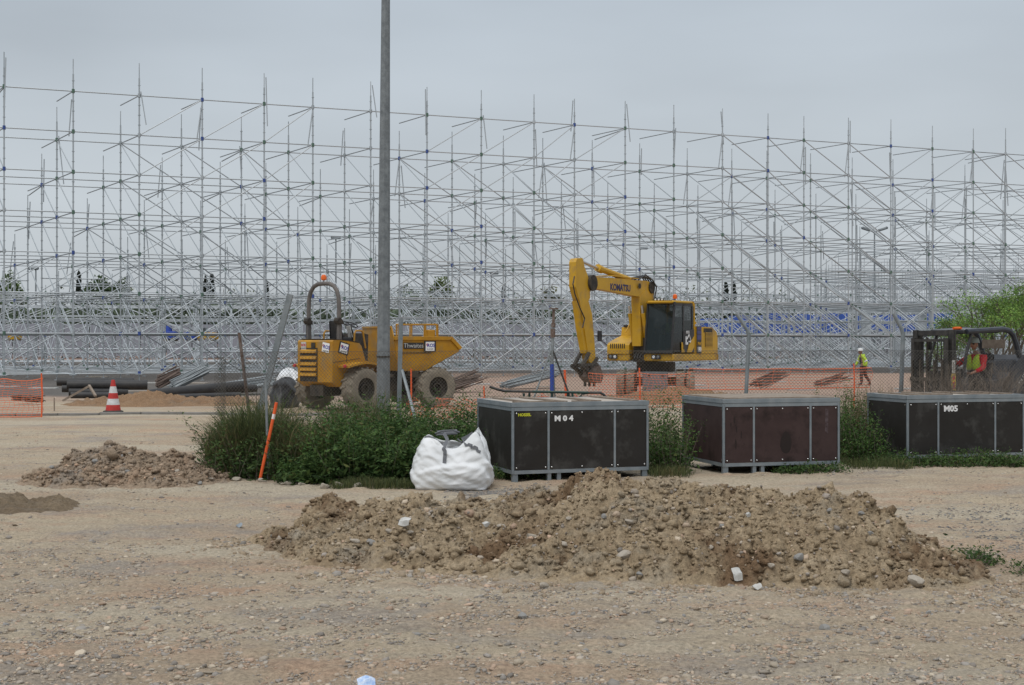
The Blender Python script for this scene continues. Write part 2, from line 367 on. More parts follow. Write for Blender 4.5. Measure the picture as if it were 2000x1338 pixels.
def text(s, size, m, parent, mtx, name='lettering', ext=.002, sx=1.0, bold=0.0):
    cu = bpy.data.curves.new('t', 'FONT'); cu.body = s; cu.size = size; cu.extrude = ext; cu.offset = bold; cu.resolution_u = 2
    cu.align_x = 'CENTER'; cu.align_y = 'CENTER'
    o = bpy.data.objects.new('t', cu); col.objects.link(o); bpy.context.view_layer.update()
    me = bpy.data.meshes.new_from_object(o.evaluated_get(bpy.context.evaluated_depsgraph_get()))
    bpy.data.objects.remove(o); me.transform(Matrix.Diagonal((sx, 1, 1, 1))); me.transform(mtx); me.materials.clear(); me.materials.append(m)
    return link(name, me, parent)
def frame(o, xd, yd):
    """4x4 whose x,y axes are the given directions (text lies in that plane)"""
    xd = Vector(xd).normalized(); zd = xd.cross(Vector(yd)).normalized(); yd = zd.cross(xd)
    return Matrix(((xd.x, yd.x, zd.x, o[0]), (xd.y, yd.y, zd.y, o[1]), (xd.z, yd.z, zd.z, o[2]), (0, 0, 0, 1)))

def skinmesh(name, pts, edges, rad, m, parent, sub=1):
    me = bpy.data.meshes.new(name); me.from_pydata(pts, edges, []); o = bpy.data.objects.new(name, me); col.objects.link(o)
    md = o.modifiers.new('s', 'SKIN'); md.use_smooth_shade = True
    for i, r in enumerate(rad):
        r = r if isinstance(r, tuple) else (r, r); me.skin_vertices[0].data[i].radius = r
    me.skin_vertices[0].data[0].use_root = True
    sb = o.modifiers.new('b', 'SUBSURF'); sb.levels = sub; sb.render_levels = sub
    bpy.context.view_layer.update()
    nm = bpy.data.meshes.new_from_object(o.evaluated_get(bpy.context.evaluated_depsgraph_get()))
    bpy.data.objects.remove(o); nm.materials.clear(); nm.materials.append(m); return link(name, nm, parent)

# vectorised foliage ------------------------------------------------
def leaf_mesh(name, C, D, L, W, m, tint, rng, fold=.25):
    """C centres, D directions (n,3), L lengths, W widths -> folded two-triangle leaves"""
    n = len(C); D = D / np.linalg.norm(D, axis=1)[:, None]
    r = rng.normal(size=(n, 3)); S = np.cross(D, r); S /= np.linalg.norm(S, axis=1)[:, None]; N = np.cross(D, S)
    a = C; b = C + D * (L * .45)[:, None] + S * (W * .5)[:, None] + N * (W * fold)[:, None]
    c = C + D * L[:, None]; d = C + D * (L * .45)[:, None] - S * (W * .5)[:, None] + N * (W * fold)[:, None]
    V = np.stack([a, b, c, d], 1).reshape(-1, 3); i = np.arange(n)[:, None] * 4
    Fc = np.concatenate([i + [0, 1, 2], i + [0, 2, 3]], 0)
    return npmesh(name, V, Fc, m, colr=np.repeat(tint, 4, 0))
def blade_mesh(name, B, H, lean, W, m, tint, rng, droop=.6):
    """grass blades: base points B, height H, lean (n,2), three segments tapering and drooping"""
    n = len(B); a = rng.uniform(0, 6.28, n); S = np.stack([np.cos(a), np.sin(a), 0 * a], 1); rows = []
    for k, t in enumerate((0, .4, .75, 1.0)):
        p = B.copy(); p[:, 0] += lean[:, 0] * t ** 1.8; p[:, 1] += lean[:, 1] * t ** 1.8
        p[:, 2] += H * (t - droop * .5 * np.linalg.norm(lean, axis=1) / np.maximum(H, .01) * t ** 3)
        w = (W * (1, .85, .55, .08)[k])[:, None] * .5; rows += [p - S * w, p + S * w]
    V = np.stack(rows, 1).reshape(-1, 3); i = np.arange(n)[:, None] * 8
    Fc = np.concatenate([i + [k * 2, k * 2 + 1, k * 2 + 3, k * 2 + 2] for k in range(3)], 0)
    return npmesh(name, V, Fc, m, colr=np.repeat(tint, 8, 0))
def stone_arrays(P, Sz, rng, flat=.55, var=.25, per=None):
    """many small faceted stones in one array set"""
    t = (1 + 5 ** .5) / 2
    iv = np.array([(-1, t, 0), (1, t, 0), (-1, -t, 0), (1, -t, 0), (0, -1, t), (0, 1, t), (0, -1, -t), (0, 1, -t), (t, 0, -1), (t, 0, 1), (-t, 0, -1), (-t, 0, 1)]) / 1.9
    ff = np.array([(0, 11, 5), (0, 5, 1), (0, 1, 7), (0, 7, 10), (0, 10, 11), (1, 5, 9), (5, 11, 4), (11, 10, 2), (10, 7, 6), (7, 1, 8), (3, 9, 4), (3, 4, 2), (3, 2, 6), (3, 6, 8), (3, 8, 9), (4, 9, 5), (2, 4, 11), (6, 2, 10), (8, 6, 7), (9, 8, 1)])
    n = len(P); sc_ = rng.uniform(.65, 1.3, (n, 1, 3)); sc_[:, :, 2] *= flat
    V = iv[None] * sc_ * (1 + rng.uniform(-var, var, (n, 12, 1)))
    a = rng.uniform(0, 6.28, n); ca, sa = np.cos(a)[:, None], np.sin(a)[:, None]; b = rng.uniform(-.5, .5, n); cb, sb = np.cos(b)[:, None], np.sin(b)[:, None]
    x, y, z = V[..., 0], V[..., 1], V[..., 2]; x, z = x * cb - z * sb, x * sb + z * cb; x, y = x * ca - y * sa, x * sa + y * ca
    V = np.stack([x, y, z], 2) * Sz[:, None, None] + P[:, None, :]
    return V.reshape(-1, 3), (ff[None] + (np.arange(n) * 12)[:, None, None]).reshape(-1, 3)
def stone_tint(n, rng):
    base = np.array([(1, .98, .95), (.78, .80, .84), (1.12, .92, .8), (1.2, 1.15, 1.05), (.68, .68, .70), (1.0, .9, .8)])
    return base[rng.integers(0, len(base), n)] * rng.uniform(.7, 1.25, (n, 1))

# ================================================================ ground
def build_ground():
    ys = [-80, -40, -20, -10, -4, 0, 2.5]; y = 4.0
    while y < 60: ys.append(y); y *= 1.0062
    while y < 4000: ys.append(y); y *= 1.06
    ys = np.array(ys); u = np.concatenate([[-14, -8, -4, -2, -1.2, -.8, -.6], np.linspace(-.46, .46, 430), [.6, .8, 1.2, 2, 4, 8, 14]])
    U, Yg = np.meshgrid(u, ys); X = U * np.maximum(Yg, 8.0); Z = gz(X, Yg)
    nr = 1 - sstep(20, 34, Yg)
    Z = Z + nr * (lumps(X, Yg, .09, 3, .35) * .28 + lumps(X, Yg, .22, 8, .16) * .2)
    nc = len(u); idx = np.arange(len(ys) * nc).reshape(len(ys), nc)
    Fc = np.stack([idx[:-1, :-1], idx[:-1, 1:], idx[1:, 1:], idx[1:, :-1]], -1).reshape(-1, 4)
    tag(link('ground', npmesh('ground', np.stack([X, Yg, Z], -1).reshape(-1, 3), Fc, M['ground'], True)), 'dusty beige earth and gravel of the building site', kind='structure')
build_ground()

def gravel():
    rng = np.random.default_rng(4)
    n = 190000; Y = 6.2 * (26 / 6.2) ** rng.uniform(0, 1, n) ** 1.15; X = rng.uniform(-.43, .43, n) * Y
    dens = fbm(X * .5, Y * .9, 31, 4) + .12 * (Y < 11) + .25 * np.exp(-((Y - 9.0) / 1.0) ** 2)
    k = dens + rng.uniform(-.30, .16, n) > .02; X, Y = X[k], Y[k]
    S = np.exp(rng.normal(-4.95, .5, len(X))); S = np.clip(S, .003, .035)
    V, Fc = stone_arrays(np.stack([X, Y, gz(X, Y) + S * .15], 1), S, rng, .5)
    tag(link('gravel', npmesh('gravel', V, Fc, M['stone'], colr=np.repeat(stone_tint(len(X), rng), 12, 0))), 'loose gravel scattered over the dusty ground', 'gravel', kind='stuff')
    # grey chippings spread in bands on the far side of the heap
    n = 9000; t = rng.uniform(0, 1, n)
    X = np.where(t < .5, rng.uniform(4.0, 8.0, n), rng.uniform(-.8, .9, n)); Y = np.where(t < .5, 13.2 + (X - 4) * .25 + rng.normal(0, .45, n) + (rng.uniform(0, 1, n) < .45) * -1.5, 15.6 + rng.normal(0, .28, n))
    S = rng.uniform(.007, .018, n); V, Fc = stone_arrays(np.stack([X, Y, gz(X, Y) + S * .1], 1), S, rng, .6)
    tag(link('gravel', npmesh('chippings', V, Fc, M['stone'], colr=np.repeat(stone_tint(n, rng) * (.62, .67, .74), 12, 0))), 'grey stone chippings spread in bands beyond the long heap', 'chippings', kind='stuff')
gravel()

# ================================================================ heaps of earth
def heap(name, label, xs, ridY, hgt, froY, m, res, amp, seed, back=1.0, dig=None):
    xs = np.array(xs, float); x0, x1 = xs[0] - .1, xs[-1] + .1
    y0, y1 = min(froY) - .15, max(np.array(ridY) + (np.array(ridY) - np.array(froY)) * back) + .2
    X, Y = np.meshgrid(np.arange(x0, x1, res), np.arange(y0, y1, res))
    wx = X + fbm(X * 1.7, Y * 1.7, seed, 3) * .35; wy = Y + fbm(X * 1.7, Y * 1.7, seed + 5, 3) * .3
    r = np.interp(wx, xs, ridY); f = np.interp(wx, xs, froY); h = np.interp(wx, xs, hgt)
    d = np.where(wy < r, (r - wy) / np.maximum(r - f, .05), (wy - r) / np.maximum((r - f) * back, .05))
    hh = h * (1 - sstep(.0, 1.06, d)) ** .82
    msk = sstep(.0, .07, hh)
    hh = hh * .93 + msk * (fbm(X * 2.3, Y * 2.3, seed + 9, 4) * .11 * amp)
    rg = .09 * (.5 - np.abs(fbm(X * 3.1, Y * 3.1, seed + 13, 3)) * 3) + .05 * (.5 - np.abs(fbm(X * 8, Y * 8, seed + 14, 3)) * 3); hh = hh + msk * amp * (rg - .045) * .8
    if dig is not None:
        for (dx, dy, dr, dd) in dig: hh = hh - dd * np.exp(-(((X - dx) / dr) ** 2 + ((Y - dy) / (dr * .55)) ** 2))
    cl = lumps(X, Y, .30, seed + 1, .45) * .55 + lumps(X, Y, .17, seed + 2, .6) * .8 + lumps(X, Y, .085, seed + 3, .75) * 1.1 + lumps(X, Y, .042, seed + 4, .8) * 1.1 - .03
    cr = np.abs(fbm(X * 1.9, Y * 2.6, seed + 77, 3)); hh = hh - msk * .02 * (cr < .006)
    hh = hh + cl * amp * np.clip(msk * 1.2, 0, 1)
    Z = gz(X, Y) + np.where(msk > 0, hh - .012, -.05)
    X = X + msk * fbm(X * 11, Y * 11, seed + 60, 2) * .05; Y = Y + msk * fbm(X * 11, Y * 11, seed + 61, 2) * .05
    nr, nc = X.shape; idx = np.arange(nr * nc).reshape(nr, nc)
    Fc = np.stack([idx[:-1, :-1], idx[:-1, 1:], idx[1:, 1:], idx[1:, :-1]], -1).reshape(-1, 4)
    keep = (msk.ravel()[Fc] > 0).any(1); V = np.stack([X, Y, Z], -1).reshape(-1, 3)
    Fc = Fc[keep]; used = np.unique(Fc); re = np.zeros(len(V), int); re[used] = np.arange(len(used))
    o = tag(link(name, npmesh(name, V[used], re[Fc], m, True)), label, 'dirt heap')
    Vs = V[used]; ms = msk.ravel()[used]
    return o, Vs[ms > .35]
RW = lambda pxs, Ys: [(p - 1000) * Yv / FX for p, Yv in zip(pxs, Ys)]
pxs = [470, 560, 640, 740, 850, 1000, 1060, 1150, 1250, 1350, 1430, 1452, 1520, 1640, 1700, 1745, 1800, 1850, 1930]
rid = [11.9, 11.7, 11.6, 11.5, 11.4, 11.2, 11.1, 11.0, 10.9, 10.85, 10.8, 10.8, 10.75, 10.6, 10.55, 10.5, 10.35, 10.2, 10.0]
hg = [.0, .10, .22, .27, .29, .35, .46, .60, .61, .53, .49, .55, .49, .50, .40, .28, .16, .08, 0]
fr = [11.5, 11.0, 10.4, 10.15, 10.0, 9.75, 9.7, 9.62, 9.5, 9.4, 9.35, 9.35, 9.3, 9.2, 9.15, 9.15, 9.2, 9.3, 9.6]
main_heap, HP = heap('dirt_heap', 'long low heap of brown clods and stones across the gravel', RW(pxs, rid), rid, hg, fr, M['heap'], .015, 1.0, 100, .9, dig=[(-.15, 10.55, .42, .17), (.9, 10.3, .5, .06)])
pl = [30, 70, 110, 135, 170, 215, 255, 300, 350, 395, 425, 455]
hl = [0, .05, .16, .26, .35, .41, .38, .29, .25, .14, .05, 0]
left_heap, LP = heap('dirt_heap', 'brown stony heap of earth beside the grass clump', RW(pl, [16.9] * 12), [16.9] * 12, hl, [16.5, 16.2, 16.1, 16.0, 15.95, 15.9, 15.9, 15.9, 15.95, 16.0, 16.1, 16.4], M['heap_left'], .021, 1.0, 200, .9)
pm = [120, 180, 240, 285, 330, 360, 410, 470, 510]
heap('dirt_heap', 'low orange sandy mound in front of the black pipes', RW(pm, [38] * 9), [38] * 9, [0, .12, .22, .36, .26, .14, .20, .16, 0], [37.5, 36.6, 36.2, 36.0, 36, 36, 36.1, 36.6, 37.4], M['heap_sand'], .06, .7, 300)
heap('dirt_heap', 'small dark patch of damp clods on the dusty ground', RW([-60, 10, 60, 110, 150], [14.2] * 5), [14.2] * 5, [.05, .09, .08, .06, 0], [13.7, 13.5, 13.45, 13.6, 13.9], M['damp'], .025, .55, 400)
heap('dirt_heap', 'low spoil bank of red earth under the excavator', RW([1150, 1230, 1330, 1380, 1450, 1520], [40] * 6), [40] * 6, [.0, .25, .42, .36, .12, 0], [39.6, 38.4, 38.2, 38.3, 38.8, 39.6], M['heap_sand'], .08, .8, 500)

def clods(P, seed, n, name, label, tintm, smin, soilm):
    rng = np.random.default_rng(seed)
    for kind_, cnt, mm in ((0, int(n * .86), soilm), (1, int(n * .14), M['stone'])):
        k = rng.integers(0, len(P), cnt); S = np.exp(rng.normal(smin + (0 if kind_ else .08), .50, cnt))
        if kind_ == 0: S = np.where(rng.uniform(0, 1, cnt) < .022, rng.uniform(.03, .06, cnt), S)
        S = np.clip(S, .005, .075 if kind_ == 0 else .035)
        Q = P[k] + np.stack([rng.normal(0, .01, cnt), rng.normal(0, .01, cnt), S * (-.15 if kind_ == 0 else .05)], 1)
        V, Fc = stone_arrays(Q, S, rng, .8, .42 if kind_ == 0 else .3)
        me = npmesh(name, V, Fc, mm, colr=np.repeat(stone_tint(cnt, rng) * tintm, 12, 0))
        tag(link(name if kind_ == 0 else 'pebbles', me), label if kind_ == 0 else label.replace('crumbled clods', 'mixed pebbles'), 'clods' if kind_ == 0 else 'pebbles', kind='stuff')
def foot_scatter():
    rng = np.random.default_rng(12); xs_ = np.array(RW(pxs, rid)); n = 9000; X = rng.uniform(xs_[0] - .3, xs_[-1] + .4, n); f = np.interp(X, xs_, fr)
    Y = f - .05 - np.abs(rng.normal(0, .22, n)) * (.4 + 1.2 * vn(X * 1.5, X * 0, 4)) + rng.uniform(0, .35, n); S = np.clip(np.exp(rng.normal(-4.8, .5, n)), .004, .035)
    V, Fc = stone_arrays(np.stack([X, Y, gz(X, Y) + S * .2], 1), S, rng, .75, .34); t = stone_tint(n, rng); t = np.where(rng.uniform(0, 1, (n, 1)) < .65, np.array([[.85, .75, .62]]) * rng.uniform(.85, 1.15, (n, 1)), t)
    tag(link('rubble', npmesh('rubble', V, Fc, M['stone'], colr=np.repeat(t, 12, 0))), 'clods and pebbles trailing off the foot of the long heap', 'clods', kind='stuff')
foot_scatter()
clods(HP, 7, 26000, 'rubble', 'crumbled clods covering the long heap', (1.05, 1.02, 1), -4.65, M['heap'])
clods(LP, 8, 10000, 'rubble', 'crumbled clods covering the heap by the grass clump', (1, .93, .88), -4.4, M['heap_left'])

def big_stone(seed, r, m, flat=.65):
    rng = np.random.default_rng(seed); import bmesh
    bm = bmesh.new(); bmesh.ops.create_icosphere(bm, subdivisions=2, radius=1)
    s = np.array([1.25, .9, flat]); q = rng.normal(size=(11, 3)); q /= np.linalg.norm(q, axis=1)[:, None]
    for v in bm.verts:
        p = np.array(v.co); 
        for k in q:                                    # a few cut planes make the facets
            dd = p @ k - .64
            if dd > 0: p = p - k * dd * .9
        v.co = Vector(p * s * r)
    me = bpy.data.meshes.new('stone'); bm.to_mesh(me); bm.free(); me.materials.append(m)
    return me
SM = [big_stone(i, 1.0, (M['stone_pale'], M['stone_pale'], M['stone_grey'])[i % 3], (.65, .5, .8)[i % 3]) for i in range(9)]
def put_stone(p, r, k, label, group, rng, up=.25):
    o = link('stone', SM[k % 9], None, (p[0], p[1], p[2] + r * up)); o.scale = (r, r, r); o.rotation_euler = (rng.uniform(-.3, .3), rng.uniform(-.3, .3), rng.uniform(0, 6.28))
    tag(o, label, 'stone', group)
def pick(P, px, y):
    """the surface point of a heap nearest the photo position"""
    d = (1000 + P[:, 0] / P[:, 1] * FX - px) ** 2 + (HZ - (P[:, 2] - EYE) / P[:, 1] * FX - y) ** 2 + (P[:, 1] * 3); return P[np.argmin(d)]
rs = random.Random(5)
for (px, y, w) in ((690, 1058, 20), (725, 1062, 22), (1040, 1052, 24), (1080, 1080, 24), (1150, 1030, 18), (1110, 1015, 15), (800, 1045, 18), (1230, 1025, 26), (1335, 1062, 16), (1012, 1125, 16), (905, 1095, 18), (1250, 1125, 16), (760, 1040, 16), (1180, 1010, 16), (1420, 1090, 17), (1505, 1110, 18), (1700, 1045, 20), (1585, 1035, 17), (1650, 1120, 22), (980, 1030, 18), (1060, 1000, 20), (680, 1075, 16), (1410, 1030, 16), (1470, 1060, 20), (1560, 1090, 24), (850, 1010, 16), (870, 1020, 14), (1300, 1010, 18), (1390, 1070, 15), (1620, 1000, 18), (1680, 1005, 16), (1100, 1065, 18)):
    p = pick(HP, px, y); put_stone(p, w / 2 * p[1] / FX, rs.randrange(9), 'rounded dusty stone bedded in the clods of the long heap', 'stones bedded in the long heap', rs)
for (px, y, w, k, lab) in ((1216, 1090, 34, 0, 'largest smooth pale stone on the front slope of the long heap'), (1066, 1083, 26, 2, 'flat grey cobble on the left slope of the long heap'), (1790, 1140, 40, 3, 'big earth crusted stone at the right foot of the long heap'), (965, 1010, 26, 2, 'broad grey stone below the hollow of the long heap')):
    p = pick(HP, px, y); put_stone(p, w / 2 * p[1] / FX, k, lab, None, rs)
for (px, y, w) in ((155, 955, 9), (250, 925, 15), (330, 905, 14), (300, 940, 12), (390, 945, 14), (415, 948, 14), (185, 903, 12), (240, 892, 12), (345, 922, 16), (100, 915, 14)):
    p = pick(LP, px, y); put_stone(p, w / 2 * p[1] / FX, rs.randrange(9), 'dusty stone bedded in the heap beside the grass clump', 'stones bedded in the heap by the grass clump', rs)
def ground_stone(px, y, w, k, lab, grp=None):
    Y = EYE * FX / (y - HZ); X = (px - 1000) / FX * Y; put_stone((X, Y, gzs(X, Y)), w / 2 * Y / FX, k, lab, grp, rs, .3)
ground_stone(513, 943, 20, 0, 'brown stone at the foot of the orange stake')
ground_stone(462, 940, 24, 1, 'flat pale stone at the foot of the grass clump')
ground_stone(560, 947, 24, 4, 'long pale stone left of the green weeds')
ground_stone(590, 949, 20, 1, 'low pale stone touching the left edge of the green weeds')
ground_stone(634, 953, 24, 3, 'rounded beige stone in front of the green weeds, leftmost of three')
ground_stone(662, 951, 26, 6, 'upright beige stone in front of the green weeds, middle of three')
ground_stone(697, 953, 28, 1, 'flat beige stone in front of the green weeds, rightmost of three')
ground_stone(1063, 1149, 26, 0, 'pale stone lying just in front of the long heap')
ground_stone(1978, 1161, 20, 0, 'round beige stone alone at the far right of the long heap')
ground_stone(1020, 1212, 26, 2, 'flat dark grey stone on the bare gravel in front')
ground_stone(1925, 1228, 18, 0, 'brown pebble on the gravel at the right edge')
ground_stone(1610, 1226, 24, 5, 'dark flat stone on the gravel below the heap')
rng0 = np.random.default_rng(99)
for i in range(70):
    y = rng0.uniform(1150, 1330); px = rng0.uniform(10, 1990)
    ground_stone(px, y, rng0.uniform(7, 14), int(rng0.integers(0, 9)), 'small stone lying loose on the gravel in front of the heap', 'small loose stones on the gravel')

# ================================================================ near litter
def litter(name, label, px, y, w, h, m, P=None, tilt=.5, rz=.3):
    if P is not None: p = pick(P, px, y)
    else:
        Y = EYE * FX / (y - HZ); X = (px - 1000) / FX * Y; p = np.array((X, Y, gzs(X, Y)))
    s = p[1] / FX; b = MB(); n = 4; vs = []
    for th in (0, .004):
        for j in range(n + 1):
            for i in range(n + 1):
                u, v = i / n - .5, j / n - .5; vs.append((u * w * s, v * h * s, th + .012 * math.sin(u * 5 + v * 3) + .008 * math.cos(v * 7)))
    q = (n + 1) ** 2; fs = []
    for j in range(n):
        for i in range(n):
            a = j * (n + 1) + i; fs += [(a, a + n + 1, a + n + 2, a + 1), (q + a, q + a + 1, q + a + n + 2, q + a + n + 1)]
    ring = [i for i in range(n + 1)] + [(n + 1) * j + n for j in range(1, n + 1)] + [(n + 1) * n + i for i in range(n - 1, -1, -1)] + [(n + 1) * j for j in range(n - 1, 0, -1)]
    for i, a in enumerate(ring):
        b2 = ring[(i + 1) % len(ring)]; fs.append((a, b2, b2 + q, a + q))
    b.add(vs, fs); o = b.build(name, m, None, (p[0], p[1] - .02, p[2] + .035), True); o.rotation_euler = (tilt, 0, rz); tag(o, label, 'litter'); return o
litter('paper_scrap', 'white rectangular card standing in the soil of the long heap', 1441, 1131, 17, 26, M['offwhite'], HP, 1.1, .25)
litter('paper_scrap', 'torn white scrap on the left shoulder of the long heap', 790, 1025, 22, 18, M['offwhite'], HP, .9, -.3)
litter('paper_scrap', 'tiny white scrap near the top of the long heap', 1461, 1015, 8, 9, M['offwhite'], HP, .9, .1)
litter('paper_scrap', 'small white scrap in the dark hollow of the long heap', 951, 1030, 13, 10, M['offwhite'], HP, .9, .5)
litter('paper_scrap', 'flat white scrap on the gravel below the white card', 1477, 1157, 17, 16, M['offwhite'], None, .15, .1)
litter('plastic_scrap', 'crumpled blue and white plastic at the bottom edge of the photo', 716, 1347, 34, 30, mat('blue_white_plastic', (.66, .72, .80), .4, 0, c2=(.25, .40, .68), nscale=40), None, .5, .2)
litter('plastic_scrap', 'light grey plastic scrap on the dusty track', 468, 1032, 12, 16, M['crateframe'], None, .1, .2)

# ================================================================ crates
bolt_me = MB().lathe([(.0095, 0), (.0095, .004), (.005, .008)], axis='y', n=8).mesh('bolt', M['chrome'], True)
stud_x = (.262, .746)
def crate(label, px, Y, ang, L, D, lean, pm, boards, stencil=None, scrawl=None):
    c = at(px, Y); rt = empty('crate', (c.x, Y, gzs(c.x, Y)), R(ang)); tag(rt, label, 'crate', 'metal framed crates standing in a row')
    g = M['crateframe']; T = .032; H0, H1 = .105, .94
    f = MB()
    for x in (T / 2, L - T / 2):
        for y in (T / 2, D - T / 2): f.box((x, y, (H0 + H1) / 2 - .002), (T, T, H1 - H0 - .004), bev=.004)
    for y in (T / 2, D - T / 2):
        f.box((L / 2, y + (.003 if y < .1 else -.003), H0 + .02), (L - .002, T - .006, .044)); f.box((L / 2, y + (.003 if y < .1 else -.003), H1 - .022), (L - .002, T - .006, .045))
        for k in stud_x: f.box((L * k, y + .002, (H0 + H1) / 2), (.028, T - .01, H1 - H0 - .09))
    for x in (T / 2, L - T / 2):
        f.box((x + (.003 if x < .1 else -.003), D / 2, H0 + .02), (T - .006, D - .01, .044)); f.box((x + (.003 if x < .1 else -.003), D / 2, H1 - .022), (T - .006, D - .01, .045))
    f.build('frame', g, rt)
    l = MB()
    for y in (.012, D - .012): l.box((L / 2, y, .972), (L + .012, .03, .058), bev=.004)
    for x in (.010, L - .010): l.box((x, D / 2, .972), (.03, D - .03, .054))
    l.build('lid_frame', g, rt)
    l = MB(); l.box((L / 2, D / 2, .985), (L - .05, D - .05, .018)); l.build('lid_board', M['plybeige'], rt)
    ed = [T, L * stud_x[0], L * stud_x[1], L - T]
    for i in range(3):
        a, b_ = ed[i] + (.014 if i else .002), ed[i + 1] - (.014 if i < 2 else .002)
        MB().box(((a + b_) / 2, .018, (H0 + H1) / 2), (b_ - a, .012, H1 - H0 - .09)).build('panel', pm, rt)
        MB().box(((a + b_) / 2, D - .018, (H0 + H1) / 2), (b_ - a, .012, H1 - H0 - .09)).build('panel', pm, rt)
        xs = [a + .028, b_ - .028] + ([(a + b_) / 2] if i == 1 else [])
        for x in xs:
            for z in (H0 + .075, H1 - .075): link('bolt', bolt_me, rt, (x, .0035, z)).rotation_euler = (R(180), 0, 0)
    for x in (.018, L - .018):
        MB().box((x, D / 2, (H0 + H1) / 2), (.012, D - 2 * T - .004, H1 - H0 - .09)).build('panel', pm, rt)
        for y in (T + .03, D - T - .03):
            for z in (H0 + .075, H1 - .075):
                o = link('bolt', bolt_me, rt, (x - .0145 if x < 1 else x + .0145, y, z)); o.rotation_euler = (0, 0, R(-90) if x < 1 else R(90))
    for i, x in enumerate((.05, L * .27, L * .34, L * .72, L - .05)):
        for y in (.05, D - .05):
            MB().box((x, y, .045), (.07 if i in (0, 4) else .05, .06, .118)).build('foot', g, rt)
    for (x, y, w, d, r_) in boards: MB().box((L * x, D * y, 1.006), (w, d, .02), (0, 0, R(r_)), bev=.003).build('batten', M['batten'], rt)
    if stencil:
        s, sz, x, z = stencil
        text(s, sz, M['white'], rt, frame((x, .0095, z), (1, 0, 0), (0, 0, 1)), 'stencil', sx=1.15, bold=.004)
    if scrawl: text(scrawl, .05, mat('yellow_marker', (.62, .62, .03), .6), rt, frame((.17, .0095, .845), (1, 0, .01), (0, 0, 1)), 'marker_writing', sx=1.0, bold=.0015)
    return rt
crate('dark crate nearest the white bag, stencilled M04 with yellow writing', 1000, 16.67, 19, 1.88, 1.45, 0, M['ply'],
      [(.12, .5, .05, 1.4, 0), (.36, .5, .09, 1.4, 3), (.62, .5, .09, 1.4, -2), (.9, .5, .09, 1.4, 1), (.16, .03, .55, .05, 0), (.55, .05, .4, .05, 1)], ('M 0 4', .095, .70, .79), 'HOSSEL')
CR = crate('crate with reddish brown panels in the middle of the row', 1412, 17.64, 15, 1.72, 1.42, 0, M['plyred'], [(.5, .5, 1.6, 1.3, 0)])
b = MB(); P = [(.085 * math.cos(t) * (1.0 if math.sin(t) > 0 else .9), .20 * math.sin(t) if math.sin(t) > 0 else .10 * math.sin(t)) for t in [i * math.pi / 12 for i in range(24)]]
b.prism([(.92 + x, .36 + z) for x, z in P], .0105, .0118); b.build('stain', mat('dark_damp_stain', (.014, .007, .006), .5), CR)
for (sx_, sz_, sw_, sh_) in ((.17, .72, .012, .05), (.2, .6, .01, .04), (.19, .40, .012, .07), (.27, .52, .008, .05), (.12, .66, .008, .03)):
    MB().prism([(sx_ + sw_ * math.cos(t), sz_ + sh_ * math.sin(t)) for t in [i * math.pi / 6 for i in range(12)]], .0105, .0118).build('stain', mat('drip_stain', (.016, .008, .007), .5), CR)
b = MB(); b.prism([(1.50, .55), (1.545, .52), (1.55, .84), (1.505, .86)], .0105, .0116); b.build('chalk_mark', mat('chalky_smear', (.10, .075, .08), .9, 0, c2=(.045, .028, .028), nscale=22), CR)
crate('black crate beside the forklift, stencilled M05', 1772, 18.96, 16, 1.96, 1.08, 0, M['ply'],
      [(.1, .5, .06, 1.0, 0), (.34, .5, .10, 1.0, 8), (.6, .5, .10, 1.0, 6), (.86, .5, .10, 1.0, 4), (.2, .04, .5, .05, 0), (.62, .05, .35, .04, 1)], ('M05', .115, .72, .80))

